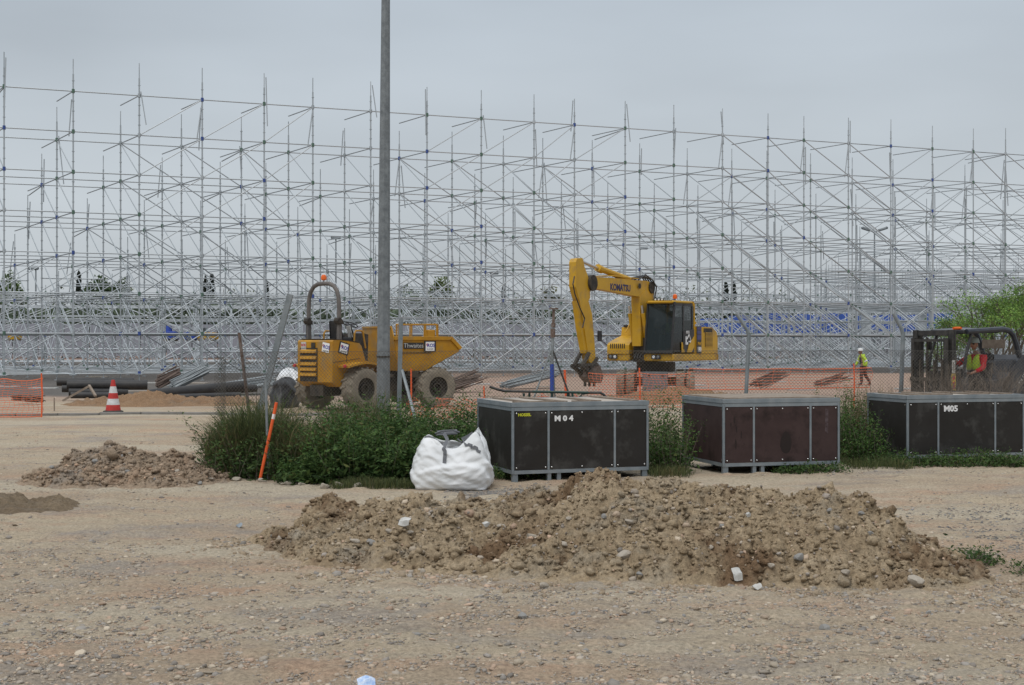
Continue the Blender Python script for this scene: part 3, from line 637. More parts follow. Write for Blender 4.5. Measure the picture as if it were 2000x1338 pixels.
# ================================================================ white bulk bag
def bulk_bag():
    Y = 15.9; c = at(880, Y); rt = empty('bulk_bag', (c.x, Y + .36, gzs(c.x, Y))); rt.scale = (.93, .93, 1.0); tag(rt, 'slumped white woven bulk bag with grey lifting straps beside the dark crate', 'bag')
    nu, nv = 120, 46; th = np.linspace(0, 2 * np.pi, nu, endpoint=False); v = np.linspace(0, 1, nv)
    T, Vv = np.meshgrid(th, v)
    n = 2.6 + 2.0 * (1 - Vv); r = (np.abs(np.cos(T)) ** n + np.abs(np.sin(T)) ** n) ** (-1 / n)
    prof = np.interp(Vv, [0, .04, .2, .45, .7, .88, 1], [.405, .445, .49, .50, .475, .42, .35])
    x, y = np.cos(T), np.sin(T)
    cor = np.exp(-((np.mod(T - R(42) + np.pi, 2 * np.pi) - np.pi) / .35) ** 2) * 1.0 + np.exp(-((np.mod(T - R(138) + np.pi, 2 * np.pi) - np.pi) / .5) ** 2) * .55 + np.exp(-((np.mod(T - R(222) + np.pi, 2 * np.pi) - np.pi) / .5) ** 2) * .5 + np.exp(-((np.mod(T - R(318) + np.pi, 2 * np.pi) - np.pi) / .3) ** 2) * .85
    hz = .515 + .20 * cor + .02 * np.sin(5 * T)
    z = hz * np.interp(Vv, [0, .04, .1, 1], [0, .01, .06, 1])
    rr = prof * r * (1 + .10 * cor * sstep(.55, 1, Vv))
    fold = (.10 - np.abs(fbm(T * 1.6 + Vv * 2.5, Vv * 2.6 + T * .9, 3, 3)) * .42) * sstep(.0, .12, Vv) + .03 - np.abs(fbm(T * 3.1 - Vv * 3, Vv * 6, 21, 3)) * .13
    drape = .035 * sstep(.45, .55, Vv + .12 * np.sin(T * 2 + 1) + .05 * np.sin(T * 5)) 
    rr = rr * (1 + fold) - drape * sstep(1, .75, Vv)
    tie = 1 + .05 * np.exp(-((T - 4.15) / .25) ** 2) * np.exp(-(Vv / .12) ** 2) + .13 * np.exp(-((T - 5.5) / .16) ** 2) * np.exp(-(Vv / .09) ** 2) + .10 * np.exp(-((T - 3.9) / .16) ** 2) * np.exp(-(Vv / .09) ** 2)
    rr = rr * tie
    P = np.stack([rr * x, rr * y * .86, z], -1)
    # inner lining folding back down inside
    Q = P[::-1][1:22].copy(); Q[..., 0] *= np.linspace(.97, .75, 21)[:, None]; Q[..., 1] *= np.linspace(.97, .75, 21)[:, None]; Q[..., 2] = P[-1][None, :, 2] - np.linspace(.004, .22, 21)[:, None] - .02 * np.sin(7 * th)[None]
    A = np.concatenate([P, Q], 0); m_ = A.shape[0]; idx = np.arange(m_ * nu).reshape(m_, nu)
    Fc = np.stack([idx[:-1], np.roll(idx[:-1], -1, 1), np.roll(idx[1:], -1, 1), idx[1:]], -1).reshape(-1, 4)
    link('sack', npmesh('sack', A.reshape(-1, 3), Fc, M['bag'], True), rt)
    def surf(t, v_, off=.012):
        j = int(round(v_ * (nv - 1))); i = int(round((t % (2 * np.pi)) / (2 * np.pi) * nu)) % nu; p = P[j, i]
        nn = np.array([p[0], p[1], 0]); nn /= np.linalg.norm(nn); return Vector(p + nn * off)
    def strap(t0, t1, v0, w, loop=None):
        pts = [surf(t0 + (t1 - t0) * k / 8, v0 + (1 - v0) * k / 8) for k in range(9)]
        if loop: pts += [Vector(q) for q in loop]
        b = MB(); vs = []
        for i, p in enumerate(pts):
            d = (pts[min(i + 1, len(pts) - 1)] - pts[max(i - 1, 0)]).normalized(); out = Vector((p.x, p.y, .12)).normalized(); s = d.cross(out).normalized() * w / 2
            o_ = out * .003; vs += [p - s - o_, p + s - o_, p + s + o_, p - s + o_]
        fs = [(i * 4 + k, i * 4 + (k + 1) % 4, i * 4 + 4 + (k + 1) % 4, i * 4 + 4 + k) for i in range(len(pts) - 1) for k in range(4)] + [(3, 2, 1, 0), tuple(range(len(vs) - 4, len(vs)))]
        b.add(vs, fs); b.build('strap', M['strap'], rt)
    strap(R(262), R(259), .66, .045, [(-.05, -.20, .60), (-.09, -.10, .655), (-.14, .0, .665), (-.2, .06, .64)])
    strap(R(312), R(296), .70, .04, [(.14, -.12, .60), (.22, -.02, .63), (.27, .08, .66)])
    MB().tube([(-.22, -.02, .66), (-.12, -.05, .695), (.02, -.05, .70), (.10, -.02, .675)], .012, 6).build('strap', M['strap'], rt)
    fl = MB(); fl.box((-.06, .0, .672), (.27, .12, .012), (R(24), R(-3), R(4)), bev=.004); fl.build('strap_flap', M['strap'], rt)
    MB().tube([(.08, -.1, .6), (.13, -.13, .56), (.2, -.12, .6), (.24, -.08, .63)], .012, 6).build('strap', M['strap'], rt)
bulk_bag()

# ================================================================ traffic cone
def cone():
    Y = 32.7; c = at(221, Y); z0 = gzs(c.x, Y); rt = empty('traffic_cone', (c.x, Y, z0)); tag(rt, 'red and white striped traffic cone on a dark base near the black pipes', 'cone')
    MB().lathe([(.25, .0), (.26, .02), (.25, .06), (.19, .075)], n=8).build('base', M['cone_base'], rt)
    hs = [(.07, 'cone_red'), (.21, 'cone_white'), (.36, 'cone_red'), (.50, 'cone_white'), (.66, 'cone_red'), (.82, None)]
    rad = lambda z: .185 - (z - .07) / .75 * .145
    for i in range(5):
        z, k = hs[i]; z2 = hs[i + 1][0]; b = MB(); b.lathe([(rad(z), z), (rad(z2), z2)], n=24)
        b.build('band', M[k], rt, smooth=True)
cone()
# kerb line on the left
kr = empty('kerb', (-12.9, 32.0, 0)); tag(kr, 'flush concrete kerb line in the dust left of the traffic cone', kind='structure')
km = MB().box((0, 0, 0), (.98, .14, .12), bev=.01).mesh('kerb_stone', M['concrete'])
for i in range(10): link('kerb_stone', km, kr, (.49 + i, 0, gzs(-12.4 + i, 32) + .0))

# ================================================================ near lamp pole
def lamp_pole():
    Y = 25; c = at(748.5, Y); rt = empty('lamp_pole', (c.x, Y, gzs(c.x, Y))); tag(rt, 'tall grey galvanised lamp pole rising out of the weeds', 'lamp pole')
    MB().tube([(0, 0, -.1), (0, 0, .9), (.02, 0, 4), (.045, 0, 8), (.07, 0, 11)], [.128, .125, .108, .082, .062], 8).build('pole_shaft', M['pole'], rt)
    MB().box((0, -.119, .8), (.09, .02, .35), bev=.005).build('hatch', M['pole'], rt)
    MB().lathe([(.126, 1.5), (.130, 1.5), (.130, 1.53), (.125, 1.53)], n=16).build('band', M['dark'], rt)
    MB().box((.07, -.4, 11.05), (.3, .9, .14), bev=.05).build('lantern', M['pole'], rt)
lamp_pole()

# ================================================================ chain link fence and its posts
def seg(name, label, a, b, r, m, cat='fence post', grp=None, n=8):
    a = Vector(a); rt = MB().bar((0, 0, 0), Vector(b) - a, r, n).build(name, m, None, a); return tag(rt, label, cat, grp)
def chain_fence(name, label, pts, z0, z1, step=.055, r=.0021):
    rt = empty(name, (pts[0][0], pts[0][1], 0)); tag(rt, label, 'fence'); b = MB(); o = Vector((pts[0][0], pts[0][1], 0))
    s0 = 0; rr = random.Random(2); V = []; Fc = []
    def strand(p, q):
        d = (q - p).normalized(); u = d.orthogonal().normalized() * r; w = d.cross(u).normalized() * r; n = len(V)
        for c_ in (p, q): V.extend([c_ + u, c_ - u * .5 + w * .87, c_ - u * .5 - w * .87])
        for k in range(3): Fc.append((n + k, n + (k + 1) % 3, n + 3 + (k + 1) % 3, n + 3 + k))
    for i in range(len(pts) - 1):
        A = Vector((pts[i][0], pts[i][1], 0)) - o; B = Vector((pts[i + 1][0], pts[i + 1][1], 0)) - o; L = (B - A).length; D = (B - A) / L
        H = z1 - z0; k = int((L + H) / step)
        for j in range(k):
            for sg in (1, -1):
                t0 = j * step - (H if sg > 0 else 0); t1 = t0 + sg * H; za, zb = z0, z1
                a0, a1 = t0, t1
                if a0 < 0: za = z0 + (0 - a0) / (a1 - a0) * H; a0 = 0
                if a0 > L: za = z0 + (L - a0) / (a1 - a0) * H; a0_ = a0; a0 = L
                if a1 < 0: zb = z0 + (0 - t0) / (t1 - t0) * H; a1 = 0
                if a1 > L: zb = z0 + (L - t0) / (t1 - t0) * H; a1 = L
                if abs(a1 - a0) < .02: continue
                wv = lambda a_: Vector((0, .03 * math.sin((a_ + i * 3) * 1.7), 0))
                p, q = A + D * a0 + wv(a0), A + D * a1 + wv(a1); p.z, q.z = za, zb; m_ = (p + q) / 2 + Vector((0, .02 * math.sin(a0 * 3), 0)); strand(p, m_); strand(m_, q)
    V2 = np.array([tuple(v) for v in V]); 
    tag(link('mesh_wire', npmesh('mesh_wire', V2, Fc, M['wire']), rt), kind='stuff')
    for z in (z0 + .05, (z0 + z1) / 2 + .1, z1):
        MB().tube([(p[0] - o.x, p[1], z - (0)) if False else (p[0] - o.x, p[1] - o.y, z) for p in pts], .003, 4).build('tension_wire', M['wire'], rt)
    return rt
fp = [at(424, 18.0), at(520, 18.6), at(782, 20.0), at(1000, 20.6), at(1460, 21.0), at(1762, 21.0), at(2080, 21.3)]
chain_fence('chain_link_fence', 'sagging rusty chain link fence in front of the machines', [(p.x, p.y) for p in fp], .02, 1.62)
chain_fence('chain_link_roll', 'loose rolled end of chain link wire by the grass clump', [(fp[0].x - .02, 17.9), (fp[0].x + .12, 18.0), (fp[0].x + .03, 18.1)], .0, 1.55, .045)
def post(name, label, Y, low, high, r, m, cat='fence post', arm=None, n=8):
    a = at(low[0], Y); g = gzs(a.x, Y); b = at(high[0], Y, high[1]); zy = EYE + (HZ - low[1]) / FX * Y
    d = (b - Vector((a.x, Y, zy))); a2 = Vector((a.x, Y, zy)) - d * max(0, (zy - g + .05) / max(d.z, .01)); a2 = Vector((a2.x, Y, g - .05)) 
    rt = empty(name, a2); tag(rt, label, cat); MB().bar((0, 0, 0), b - a2, r, n).build('shaft', m, rt)
    if arm:
        c = at(arm[0], Y, arm[1]); MB().tube([b - a2 - Vector((0, 0, .08)), b - a2 + (c - b) * .15, c - a2], r * .9, n).build('angled_arm', m, rt)
    return rt, a2, b
post('fence_post', 'grey fence post with bent top beside the excavator', 21.0, (1457, 775), (1463, 650), .031, M['post'], arm=(1438, 612))
post('fence_post', 'grey fence post with bent top beside the forklift mast', 21.05, (1760, 765), (1764, 648), .035, M['post'], arm=(1745, 612))
rt, a2, b2 = post('fence_post', 'square grey fence post with a diagonal brace behind the white bag', 20.0, (779, 825), (783, 622), .045, M['post'], n=4)
e_ = at(838, 18.9); MB().bar(at(785, 20, 722) - a2, Vector((e_.x, e_.y, gzs(e_.x, 18.9) - .05)) - a2, .024).build('brace', M['post'], rt)
post('leaning_post', 'wide grey steel post leaning right behind the grass clump', 19.0, (508, 800), (567, 575), .056, M['post'], 'leaning post', n=4)
post('leaning_post', 'thin rusty post leaning left behind the grass clump', 18.4, (486, 800), (467, 650), .022, M['rust'], 'leaning post')
post('steel_tube', 'thin grey tube standing upright beside the orange stake', 16.9, (524, 932), (519, 740), .017, M['post'], 'tube')
rt, a2, b2 = post('orange_stake', 'orange plastic stake leaning in front of the grass clump', 16.7, (508, 936), (540, 786), .02, M['orange'], 'stake')
d = (b2 - a2); MB().bar(d * .80, d * .86, .022).build('white_ring', M['white'], rt)

# ================================================================ orange barrier nets
def net(label, P0, P1, z0, z1, sag=.1, sh=.07, sv=.055, w=.009, stakes=True, crumple=0.0, seed=1, posts=None):
    rt = empty('barrier_net', (P0[0], P0[1], 0)); tag(rt, label, 'barrier net'); o = Vector((P0[0], P0[1], 0)); A = Vector((0, 0, 0)); B = Vector((P1[0] - P0[0], P1[1] - P0[1], 0)); L = B.length; D = B / L; N = Vector((-D.y, D.x, 0))
    rr = random.Random(seed); nh = max(2, int(L / sh)); nvv = max(2, int((z1 - z0) / sv)); ph = rr.uniform(0, 6)
    def pt(i, j):
        t = i / nh; top = z1 - sag * math.sin(math.pi * ((t * 2.0) % 1)) - crumple * .3 * abs(math.sin(t * 9 + ph))
        g = gzs(P0[0] + B.x * t, P0[1] + B.y * t); z = g + z0 + (top - z0) * (j / nvv)
        return A + B * t + D * (.03 * math.sin(j * .9 + i * .35)) + N * (.06 * math.sin(i * .5 + j * .3 + ph) + crumple * .2 * math.sin(i * .9 + j)) + Vector((0, 0, z + crumple * .05 * math.sin(i * 1.3 + j * 2)))
    G = [[pt(i, j) for j in range(nvv + 1)] for i in range(nh + 1)]; V = []; Fc = []
    def rib(p, q, wid):
        d = (q - p).normalized(); s = Vector((0, 0, wid / 2)) if abs(d.z) < .7 else D * wid / 2; n = len(V); t = N * .0015
        V.extend([p - s - t, p + s - t, p + s + t, p - s + t, q - s - t, q + s - t, q + s + t, q - s + t])
        for k in range(4): Fc.append((n + k, n + (k + 1) % 4, n + 4 + (k + 1) % 4, n + 4 + k))
    for i in range(nh + 1):
        for j in range(nvv): rib(G[i][j], G[i][j + 1], w * .7)
    for j in range(nvv + 1):
        for i in range(nh): rib(G[i][j], G[i + 1][j], w * (2.2 if j in (0, nvv) else 1))
    tag(link('netting', npmesh('netting', np.array([tuple(v) for v in V]), Fc, M['orange_net']), rt), kind='stuff')
    for t in (posts if posts is not None else ((0, 1) if stakes else ())):
        p = A + B * t; g = gzs(P0[0] + p.x, P0[1] + p.y)
        MB().tube([(p.x, p.y - .04, g - .1), (p.x + .02, p.y - .04, g + z1 * .6), (p.x, p.y - .04, g + z1 + .12)], .018, 6).build('stake', M['orange'], rt)
    return rt
q = lambda px, Y: (at(px, Y).x, Y)
net('orange barrier net at the far left beside the pink bundle', q(-60, 31), q(82, 31.5), .02, .92, .05, .10, .055, .011, posts=(1,), seed=1)
net('low orange barrier net sagging between weeds behind the dumper', q(800, 29), q(945, 30.5), .05, .62, .16, seed=2, posts=(.02, 1), sh=.08, crumple=.5)
net('collapsed orange net heaped along the middle of the fence', q(945, 31), q(1150, 33), .05, .55, .12, seed=3, posts=(), crumple=1.0, sh=.07)
net('orange barrier net in front of the excavator wheels', q(1150, 31), q(1345, 31.5), .25, 1.05, .04, seed=4, posts=(.5,), sh=.10, sv=.06)
net('orange barrier net between the excavator and the walking man', q(1345, 33.5), q(1700, 36), .55, 1.08, .02, seed=5, posts=(.9,), sh=.5, sv=.07, w=.012)
seg('orange_stake', 'orange stake beside the tripod prop', (at(1107, 34).x, 34, -.1), (at(1103, 34).x, 34, 1.05), .03, M['orange'], 'stake')
seg('orange_stake', 'thin orange stake with white rings beside the front wheel of the dumper', (at(804, 28).x, 28, -.05), (at(803, 28).x, 28, 1.2), .017, M['orange'], 'stake')

# ================================================================ prop, rack, pipes, planks
def prop():
    Y = 30; c = at(1078, Y); g = gzs(c.x, Y); rt = empty('tripod_prop', (c.x, Y, g)); tag(rt, 'rusty adjustable prop on three legs with a blue painted foot', 'prop')
    MB().bar((0, 0, .02), (0, 0, .62), .035).build('lower_tube', M['rust'], rt)
    MB().bar((0, 0, .62), (0, 0, 1.25), .046).build('blue_sleeve', M['blue_paint'], rt)
    MB().bar((0, 0, 1.25), (.03, 0, 2.1), .036).build('inner_tube', M['post'], rt)
    cl = MB(); cl.bar((.02, 0, 1.85), (.02, 0, 2.05), .055); cl.bar((.03, 0, 2.08), (.03, 0, 2.18), .05); cl.build('collar', M['rust'], rt)
    MB().bar((.03, 0, 2.1), (.04, 0, 2.48), .032).build('screw', M['rust'], rt); MB().box((.04, 0, 2.5), (.2, .16, .03)).build('head_plate', M['rust'], rt)
    for a in (200, 340, 80):
        MB().bar((0, 0, 1.62), (math.cos(R(a)) * .62, math.sin(R(a)) * .5, .02), .022).build('leg', M['post'] if a != 340 else M['mast'], rt)
prop()
def rack():
    Y = 20.0; o = at(1075, Y); g = gzs(o.x, Y); rt = empty('tube_trestle', (o.x, Y, g)); tag(rt, 'green tubular trestle with curved ends behind the dark crate', 'trestle')
    w = lambda px, y: at(px, Y, y) - Vector((o.x, Y, g))
    MB().tube([w(956, 755), w(970, 760), w(985, 764), w(1040, 765)], .019, 8).build('rail_end', M['mast'], rt)
    MB().bar(w(1040, 765), w(1150, 767), .021).build('rail', M['green_paint'], rt)
    MB().tube([w(1150, 767), w(1172, 767), w(1178, 770), w(1184, 776)], .019, 8).build('rail_end', M['mast'], rt)
    for px in (1023, 1034, 1078, 1109, 1118):
        p = w(px, 768); MB().bar(p, (p.x + .0, .25 if px in (1034, 1109) else 0, 0), .018).build('leg', M['green_paint'], rt)
    MB().tube([w(1130, 778), w(1137, 770), w(1150, 768)], .012, 6).build('hook', M['mast'], rt)
rack()
def pipes(px0, px1, y, Y, Y2, r, lab, dz2=None, grp='black drain pipes lying in two stacks'):
    a = at(px0, Y, y); b = at(px1, Y2, y if dz2 is None else dz2); b_ = MB(); d = b - a; L = d.length; n = 10; d.normalize(); u = d.orthogonal().normalized(); w = d.cross(u)
    prof = [(0, r), (0.0, r)]; vs = []; N = 16; rings = [(0, r * .86, 0), (0, r, 0), (L, r, 0), (L, r * .86, 0), (L * .97, r * .86, 0), (L * .03, r * .86, 0)]
    for (t, q_, _) in rings:
        for i in range(N): th = 2 * math.pi * i / N; vs.append(d * t + (u * math.cos(th) + w * math.sin(th)) * q_)
    fs = [(j * N + i, j * N + (i + 1) % N, ((j + 1) % 6) * N + (i + 1) % N, ((j + 1) % 6) * N + i) for j in range(6) for i in range(N)]
    b_.add(vs, fs); o = b_.build('drain_pipe', M['pipe'], None, a, True); tag(o, lab, 'pipe', grp)
pipes(111, 262, 746, 43.0, 43.6, .13, 'black pipe on top of the stack, farthest from the cone')
pipes(131, 288, 752, 42.4, 43.0, .155, 'thick black pipe lying foremost on top of the left stack')
pipes(121, 240, 759, 42.9, 43.4, .12, 'black pipe with open end low in the left stack')
pipes(134, 250, 766, 42.2, 42.8, .12, 'lowest black pipe on the ground behind the small plank')
pipes(138, 230, 772, 41.6, 42.0, .10, 'short black pipe on the ground under the left stack')
pipes(290, 478, 771, 42.6, 44.5, .17, 'long black pipe sloping upwards behind the sandy mound', 753)
pipes(330, 500, 770, 43.2, 45.0, .13, 'black pipe resting behind the long sloping one', 758)
pipes(345, 470, 776, 41.8, 42.6, .10, 'black pipe lowest in the right stack', 772)
seg('wood_plank', 'pale timber plank propped against the left pipe stack', at(122, 40.6, 783), at(176, 40.9, 753), .045, M['batten'], 'plank', n=4)
seg('wood_plank', 'short brown plank leaning down from the pale one', at(174, 40.8, 753), at(187, 40.2, 774), .045, M['batten'], 'plank', n=4)
seg('wooden_peg', 'small wooden peg in the dust behind the cone', at(106, 33.5, 803), at(106, 33.5, 777), .018, M['batten'], 'peg', n=4)
def bundle():
    Y = 38; o = at(55, Y); rt = empty('wire_bundle', (o.x, Y, gzs(o.x, Y))); tag(rt, 'dark reddish wire bundle lying behind the left barrier net', 'bundle'); r = random.Random(3)
    for i in range(22):
        MB().tube([(-.42 + r.uniform(-.05, .05), r.uniform(-.2, .2), .06 + r.uniform(0, .2)), (0, r.uniform(-.2, .2), .08 + r.uniform(0, .22)), (.40 + r.uniform(-.08, .08), r.uniform(-.2, .2), .06 + r.uniform(0, .2))], .016, 5).build('rod', M['rust'], rt)
bundle()
# black plastic and white sacks left of the dumper
def soft(name, label, px, y0, w, h, Y, m, seed, cat, d=None, sharp=1.0):
    c = at(px, Y); s = Y / FX; n, k = 40, 18; rt = []; V = []; g = gzs(c.x, Y)
    T, P = np.meshgrid(np.linspace(0, 2 * np.pi, n, endpoint=False), np.linspace(0, 1, k))
    r = np.cos(P * np.pi / 2) ** .6 * (1 + fbm(T * 1.3 + seed, P * 3, seed, 4) * .9); z = np.sin(P * np.pi / 2) ** sharp * (1 + .35 * fbm(np.cos(T) * 2 + seed, np.sin(T) * 2 + P, seed + 4, 3))
    A = np.stack([r * np.cos(T) * w / 2 * s, r * np.sin(T) * (d or w / 2 * s), z * h * s], -1); idx = np.arange(n * k).reshape(k, n)
    Fc = np.stack([idx[:-1], np.roll(idx[:-1], -1, 1), np.roll(idx[1:], -1, 1), idx[1:]], -1).reshape(-1, 4)
    o = link(name, npmesh(name, A.reshape(-1, 3), Fc, m, True), None, (c.x, Y, g - .02)); tag(o, label, cat); return o
soft('plastic_sheet', 'crumpled black plastic sheet heaped at the rear of the dumper', 556, 780, 52, 56, 36.5, M['black_sheet'], 3, 'plastic sheet', 1.0)
soft('white_sack', 'crumpled white sack behind the black plastic sheet', 565, 755, 58, 66, 40, M['bag'], 8, 'sack', .6)
soft('blue_sack', 'small blue and white sack showing over the front wheel of the dumper', 852, 720, 16, 62, 41, mat('blue_white_sack', (.10, .20, .5), .6, 0, c2=(.6, .65, .7), nscale=4), 5, 'sack', .3)

# ================================================================ vegetation
def plant(name, label, cat, loc):
    rt = empty(name, loc); return tag(rt, label, cat)
GREENS = np.array([(1, 1, 1), (.75, .85, .7), (1.15, 1.15, .9), (.6, .75, .6), (1.3, 1.25, 1.0)])
def grass_clump(name, label, px0, px1, Y, H, n, seed, dry=.25, depth=.5, wid=.008, prof=None, leanr=.4, green=1.0, shag=.55):
    rng = np.random.default_rng(seed); a, b = at(px0, Y).x, at(px1, Y).x; cx = (a + b) / 2; w = (b - a) / 2; g = gzs(cx, Y); rt = plant(name, label, 'grass', (cx, Y, g))
    x = rng.uniform(-1, 1, n) * w * .88; y = rng.uniform(-1, 1, n) * depth
    cl = vn(x * 4 + 50, y * 4 + 9, seed); h = H * np.clip(1 - .5 * (np.abs(x) / w) ** 3, .3, 1) * rng.uniform(.45, 1.12, n) * (.75 + .4 * cl)
    if prof: h *= np.interp(x / w, *prof)
    an = np.arctan2(y, x * .8) + rng.normal(0, 1.7, n); l = rng.uniform(.1, 1, n) * leanr * h * (.65 + .25 * np.abs(x) / w)
    lean = np.stack([np.cos(an) * l, np.sin(an) * l], 1)
    t = GREENS[rng.integers(0, 5, n)] * rng.uniform(.65, 1.3, (n, 1)) * green; dr = (vn(x * 3 + 5, y * 3 + h * 2, seed + 3) + rng.uniform(-.35, .35, n)) < dry
    t[dr] = np.array([2.4, 1.75, 1.8]) * rng.uniform(.45, 1.15, (dr.sum(), 1))
    zb = np.where(rng.uniform(0, 1, n) < shag, rng.uniform(0, .6, n) * h, 0); h = h - zb * .7; B = np.stack([x + rng.normal(0, .03, n), y, zb], 1); link('foliage', blade_mesh('foliage', B, h, lean, rng.uniform(.6, 1.3, n) * wid, M['grass'], t, rng), rt); return rt
def leafy(name, label, px0, px1, Y, H, ns, nl, seed, depth=.45, ls=.075, prof=None, tint=(1, 1, 1), splay=.25, lw=.42):
    rng = np.random.default_rng(seed); a, b = at(px0, Y).x, at(px1, Y).x; cx = (a + b) / 2; w = (b - a) / 2; g = gzs(cx, Y); rt = plant(name, label, 'weeds', (cx, Y, g))
    sx = rng.uniform(-1, 1, ns) * w * .92; sy = rng.uniform(-1, 1, ns) * depth; hh = H * rng.uniform(.35, 1.1, ns) * np.clip(1.05 - .45 * (np.abs(sx) / w) ** 3, .3, 1) * (1.0 - .25 * (sy < -depth * .3))
    if prof: hh *= np.interp(sx / w, *prof)
    le = rng.normal(0, splay, (ns, 2)) * hh[:, None] + np.stack([sx / w * .12, sy / depth * .1], 1)
    st = MB()
    for i in range(min(ns, 160)): st.bar((sx[i], sy[i], 0), (sx[i] + le[i, 0] * .85, sy[i] + le[i, 1] * .85, hh[i] * .88), .005, 4, .0015, caps=False)
    st.build('stems', M['twig'], rt)
    k = rng.integers(0, ns, nl); t = rng.uniform(.05, 1, nl) ** .8; C = np.stack([sx[k] + le[k, 0] * t ** 1.4, sy[k] + le[k, 1] * t ** 1.4, hh[k] * t], 1)
    spread = .10 * (1.1 - t)[:, None] + .015; C += rng.normal(0, 1, (nl, 3)) * spread * (1, 1, .5); C[:, 2] = np.abs(C[:, 2])
    D = rng.normal(0, 1, (nl, 3)); D[:, 2] = D[:, 2] * .6 + .25; L = ls * rng.uniform(.5, 1.4, nl) * (1.25 - .75 * t)
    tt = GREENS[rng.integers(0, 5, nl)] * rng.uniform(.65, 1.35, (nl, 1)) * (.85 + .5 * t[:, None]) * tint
    br = rng.uniform(0, 1, nl) < .05; tt[br] = (2.0, 1.3, 1.2)
    link('foliage', leaf_mesh('foliage', C, D, L, L * lw, M['leaf'], tt, rng), rt); return rt
grass_clump('grass_clump', 'big drooping clump of long grass around the orange stake', 408, 612, 17.6, .97, 7500, 1, dry=.34, depth=.55, wid=.010, prof=([-1, -.85, -.3, .5, 1], [.85, .95, 1.0, .95, .85]), leanr=.95)
leafy('weeds', 'leafy weeds growing up through the long grass clump', 415, 605, 17.45, .95, 220, 12000, 77, depth=.6, ls=.075, tint=(1.05, 1.0, 1.1), splay=.3, lw=.3)
grass_clump('grass_clump', 'dry brown grass between the orange stake and the green weeds', 525, 680, 17.2, .62, 3500, 2, dry=.75, depth=.35, wid=.008, leanr=.8)
grass_clump('grass_clump', 'tall thin grass behind the green weeds below the dumper', 590, 800, 19.0, 1.0, 4200, 3, dry=.35, depth=.6, wid=.008, leanr=.7, prof=([-1, -.3, .3, 1], [.7, 1, .95, .8]))
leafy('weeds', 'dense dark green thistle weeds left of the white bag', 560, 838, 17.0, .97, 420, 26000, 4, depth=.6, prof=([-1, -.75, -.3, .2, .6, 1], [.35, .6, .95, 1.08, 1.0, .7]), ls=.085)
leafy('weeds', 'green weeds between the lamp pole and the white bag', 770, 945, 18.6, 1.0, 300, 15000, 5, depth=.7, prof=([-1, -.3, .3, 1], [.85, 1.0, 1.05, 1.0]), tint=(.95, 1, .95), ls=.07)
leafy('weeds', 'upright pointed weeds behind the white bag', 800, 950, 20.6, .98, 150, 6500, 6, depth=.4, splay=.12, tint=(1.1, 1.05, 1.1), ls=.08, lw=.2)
leafy('weeds', 'tall weeds growing between the dark crate and the brown crate', 1270, 1330, 18.4, 1.15, 110, 5500, 7, depth=.8, splay=.12, ls=.06, tint=(1.05, 1.05, 1.0))
leafy('weeds', 'green weeds growing between the brown crate and the crate marked M05', 1640, 1702, 19.8, 1.0, 120, 6000, 8, depth=.7, splay=.15, ls=.065, tint=(.95, 1, .9))
leafy('weeds', 'sparse tall weeds rising behind the brown crate', 1575, 1680, 20.6, 1.28, 60, 2600, 9, depth=.4, splay=.12, ls=.06, lw=.3, tint=(1.3, 1.2, 1.2))
leafy('weeds', 'single tall weed stalks behind the dark crate near the prop', 940, 1170, 19.6, 1.12, 26, 1500, 10, depth=.3, splay=.1, ls=.08, lw=.2, tint=(1.25, 1.2, 1.1))
leafy('weeds', 'low weeds under the middle of the brown crate', 1520, 1640, 18.0, .17, 90, 2200, 11, depth=.2, ls=.05)
leafy('weeds', 'low weeds along the foot of the crate marked M05', 1690, 2010, 18.9, .24, 260, 7000, 12, depth=.22, ls=.05)
leafy('weeds', 'low weeds under the left end of the dark crate', 945, 1060, 17.3, .22, 120, 2800, 13, depth=.3, ls=.05)
leafy('weeds', 'small green weed tuft alone right of the long heap', 1862, 1925, 10.5, .12, 50, 900, 14, depth=.12, ls=.035)
leafy('weeds', 'tiny weed tuft at the right edge of the gravel', 1985, 2020, 10.1, .07, 25, 350, 15, depth=.08, ls=.03)
grass_clump('grass_strip', 'low bright grass at the foot of the weeds beside the white bag', 640, 835, 16.15, .13, 3800, 16, dry=.05, depth=.22, wid=.006, leanr=.7)
grass_clump('grass_strip', 'low grass left of the brown crate', 1262, 1345, 17.6, .18, 1500, 17, dry=.1, depth=.5, wid=.006, leanr=.7)
grass_clump('grass_strip', 'low grass between the brown crate and the crate marked M05', 1640, 1770, 18.9, .18, 2200, 18, dry=.1, depth=.6, wid=.006, leanr=.7)
grass_clump('grass_clump', 'dry reddish grass tips behind the left end of the crate marked M05', 1640, 1760, 20.2, 1.05, 1200, 19, dry=.75, depth=.3, wid=.006, leanr=.25)

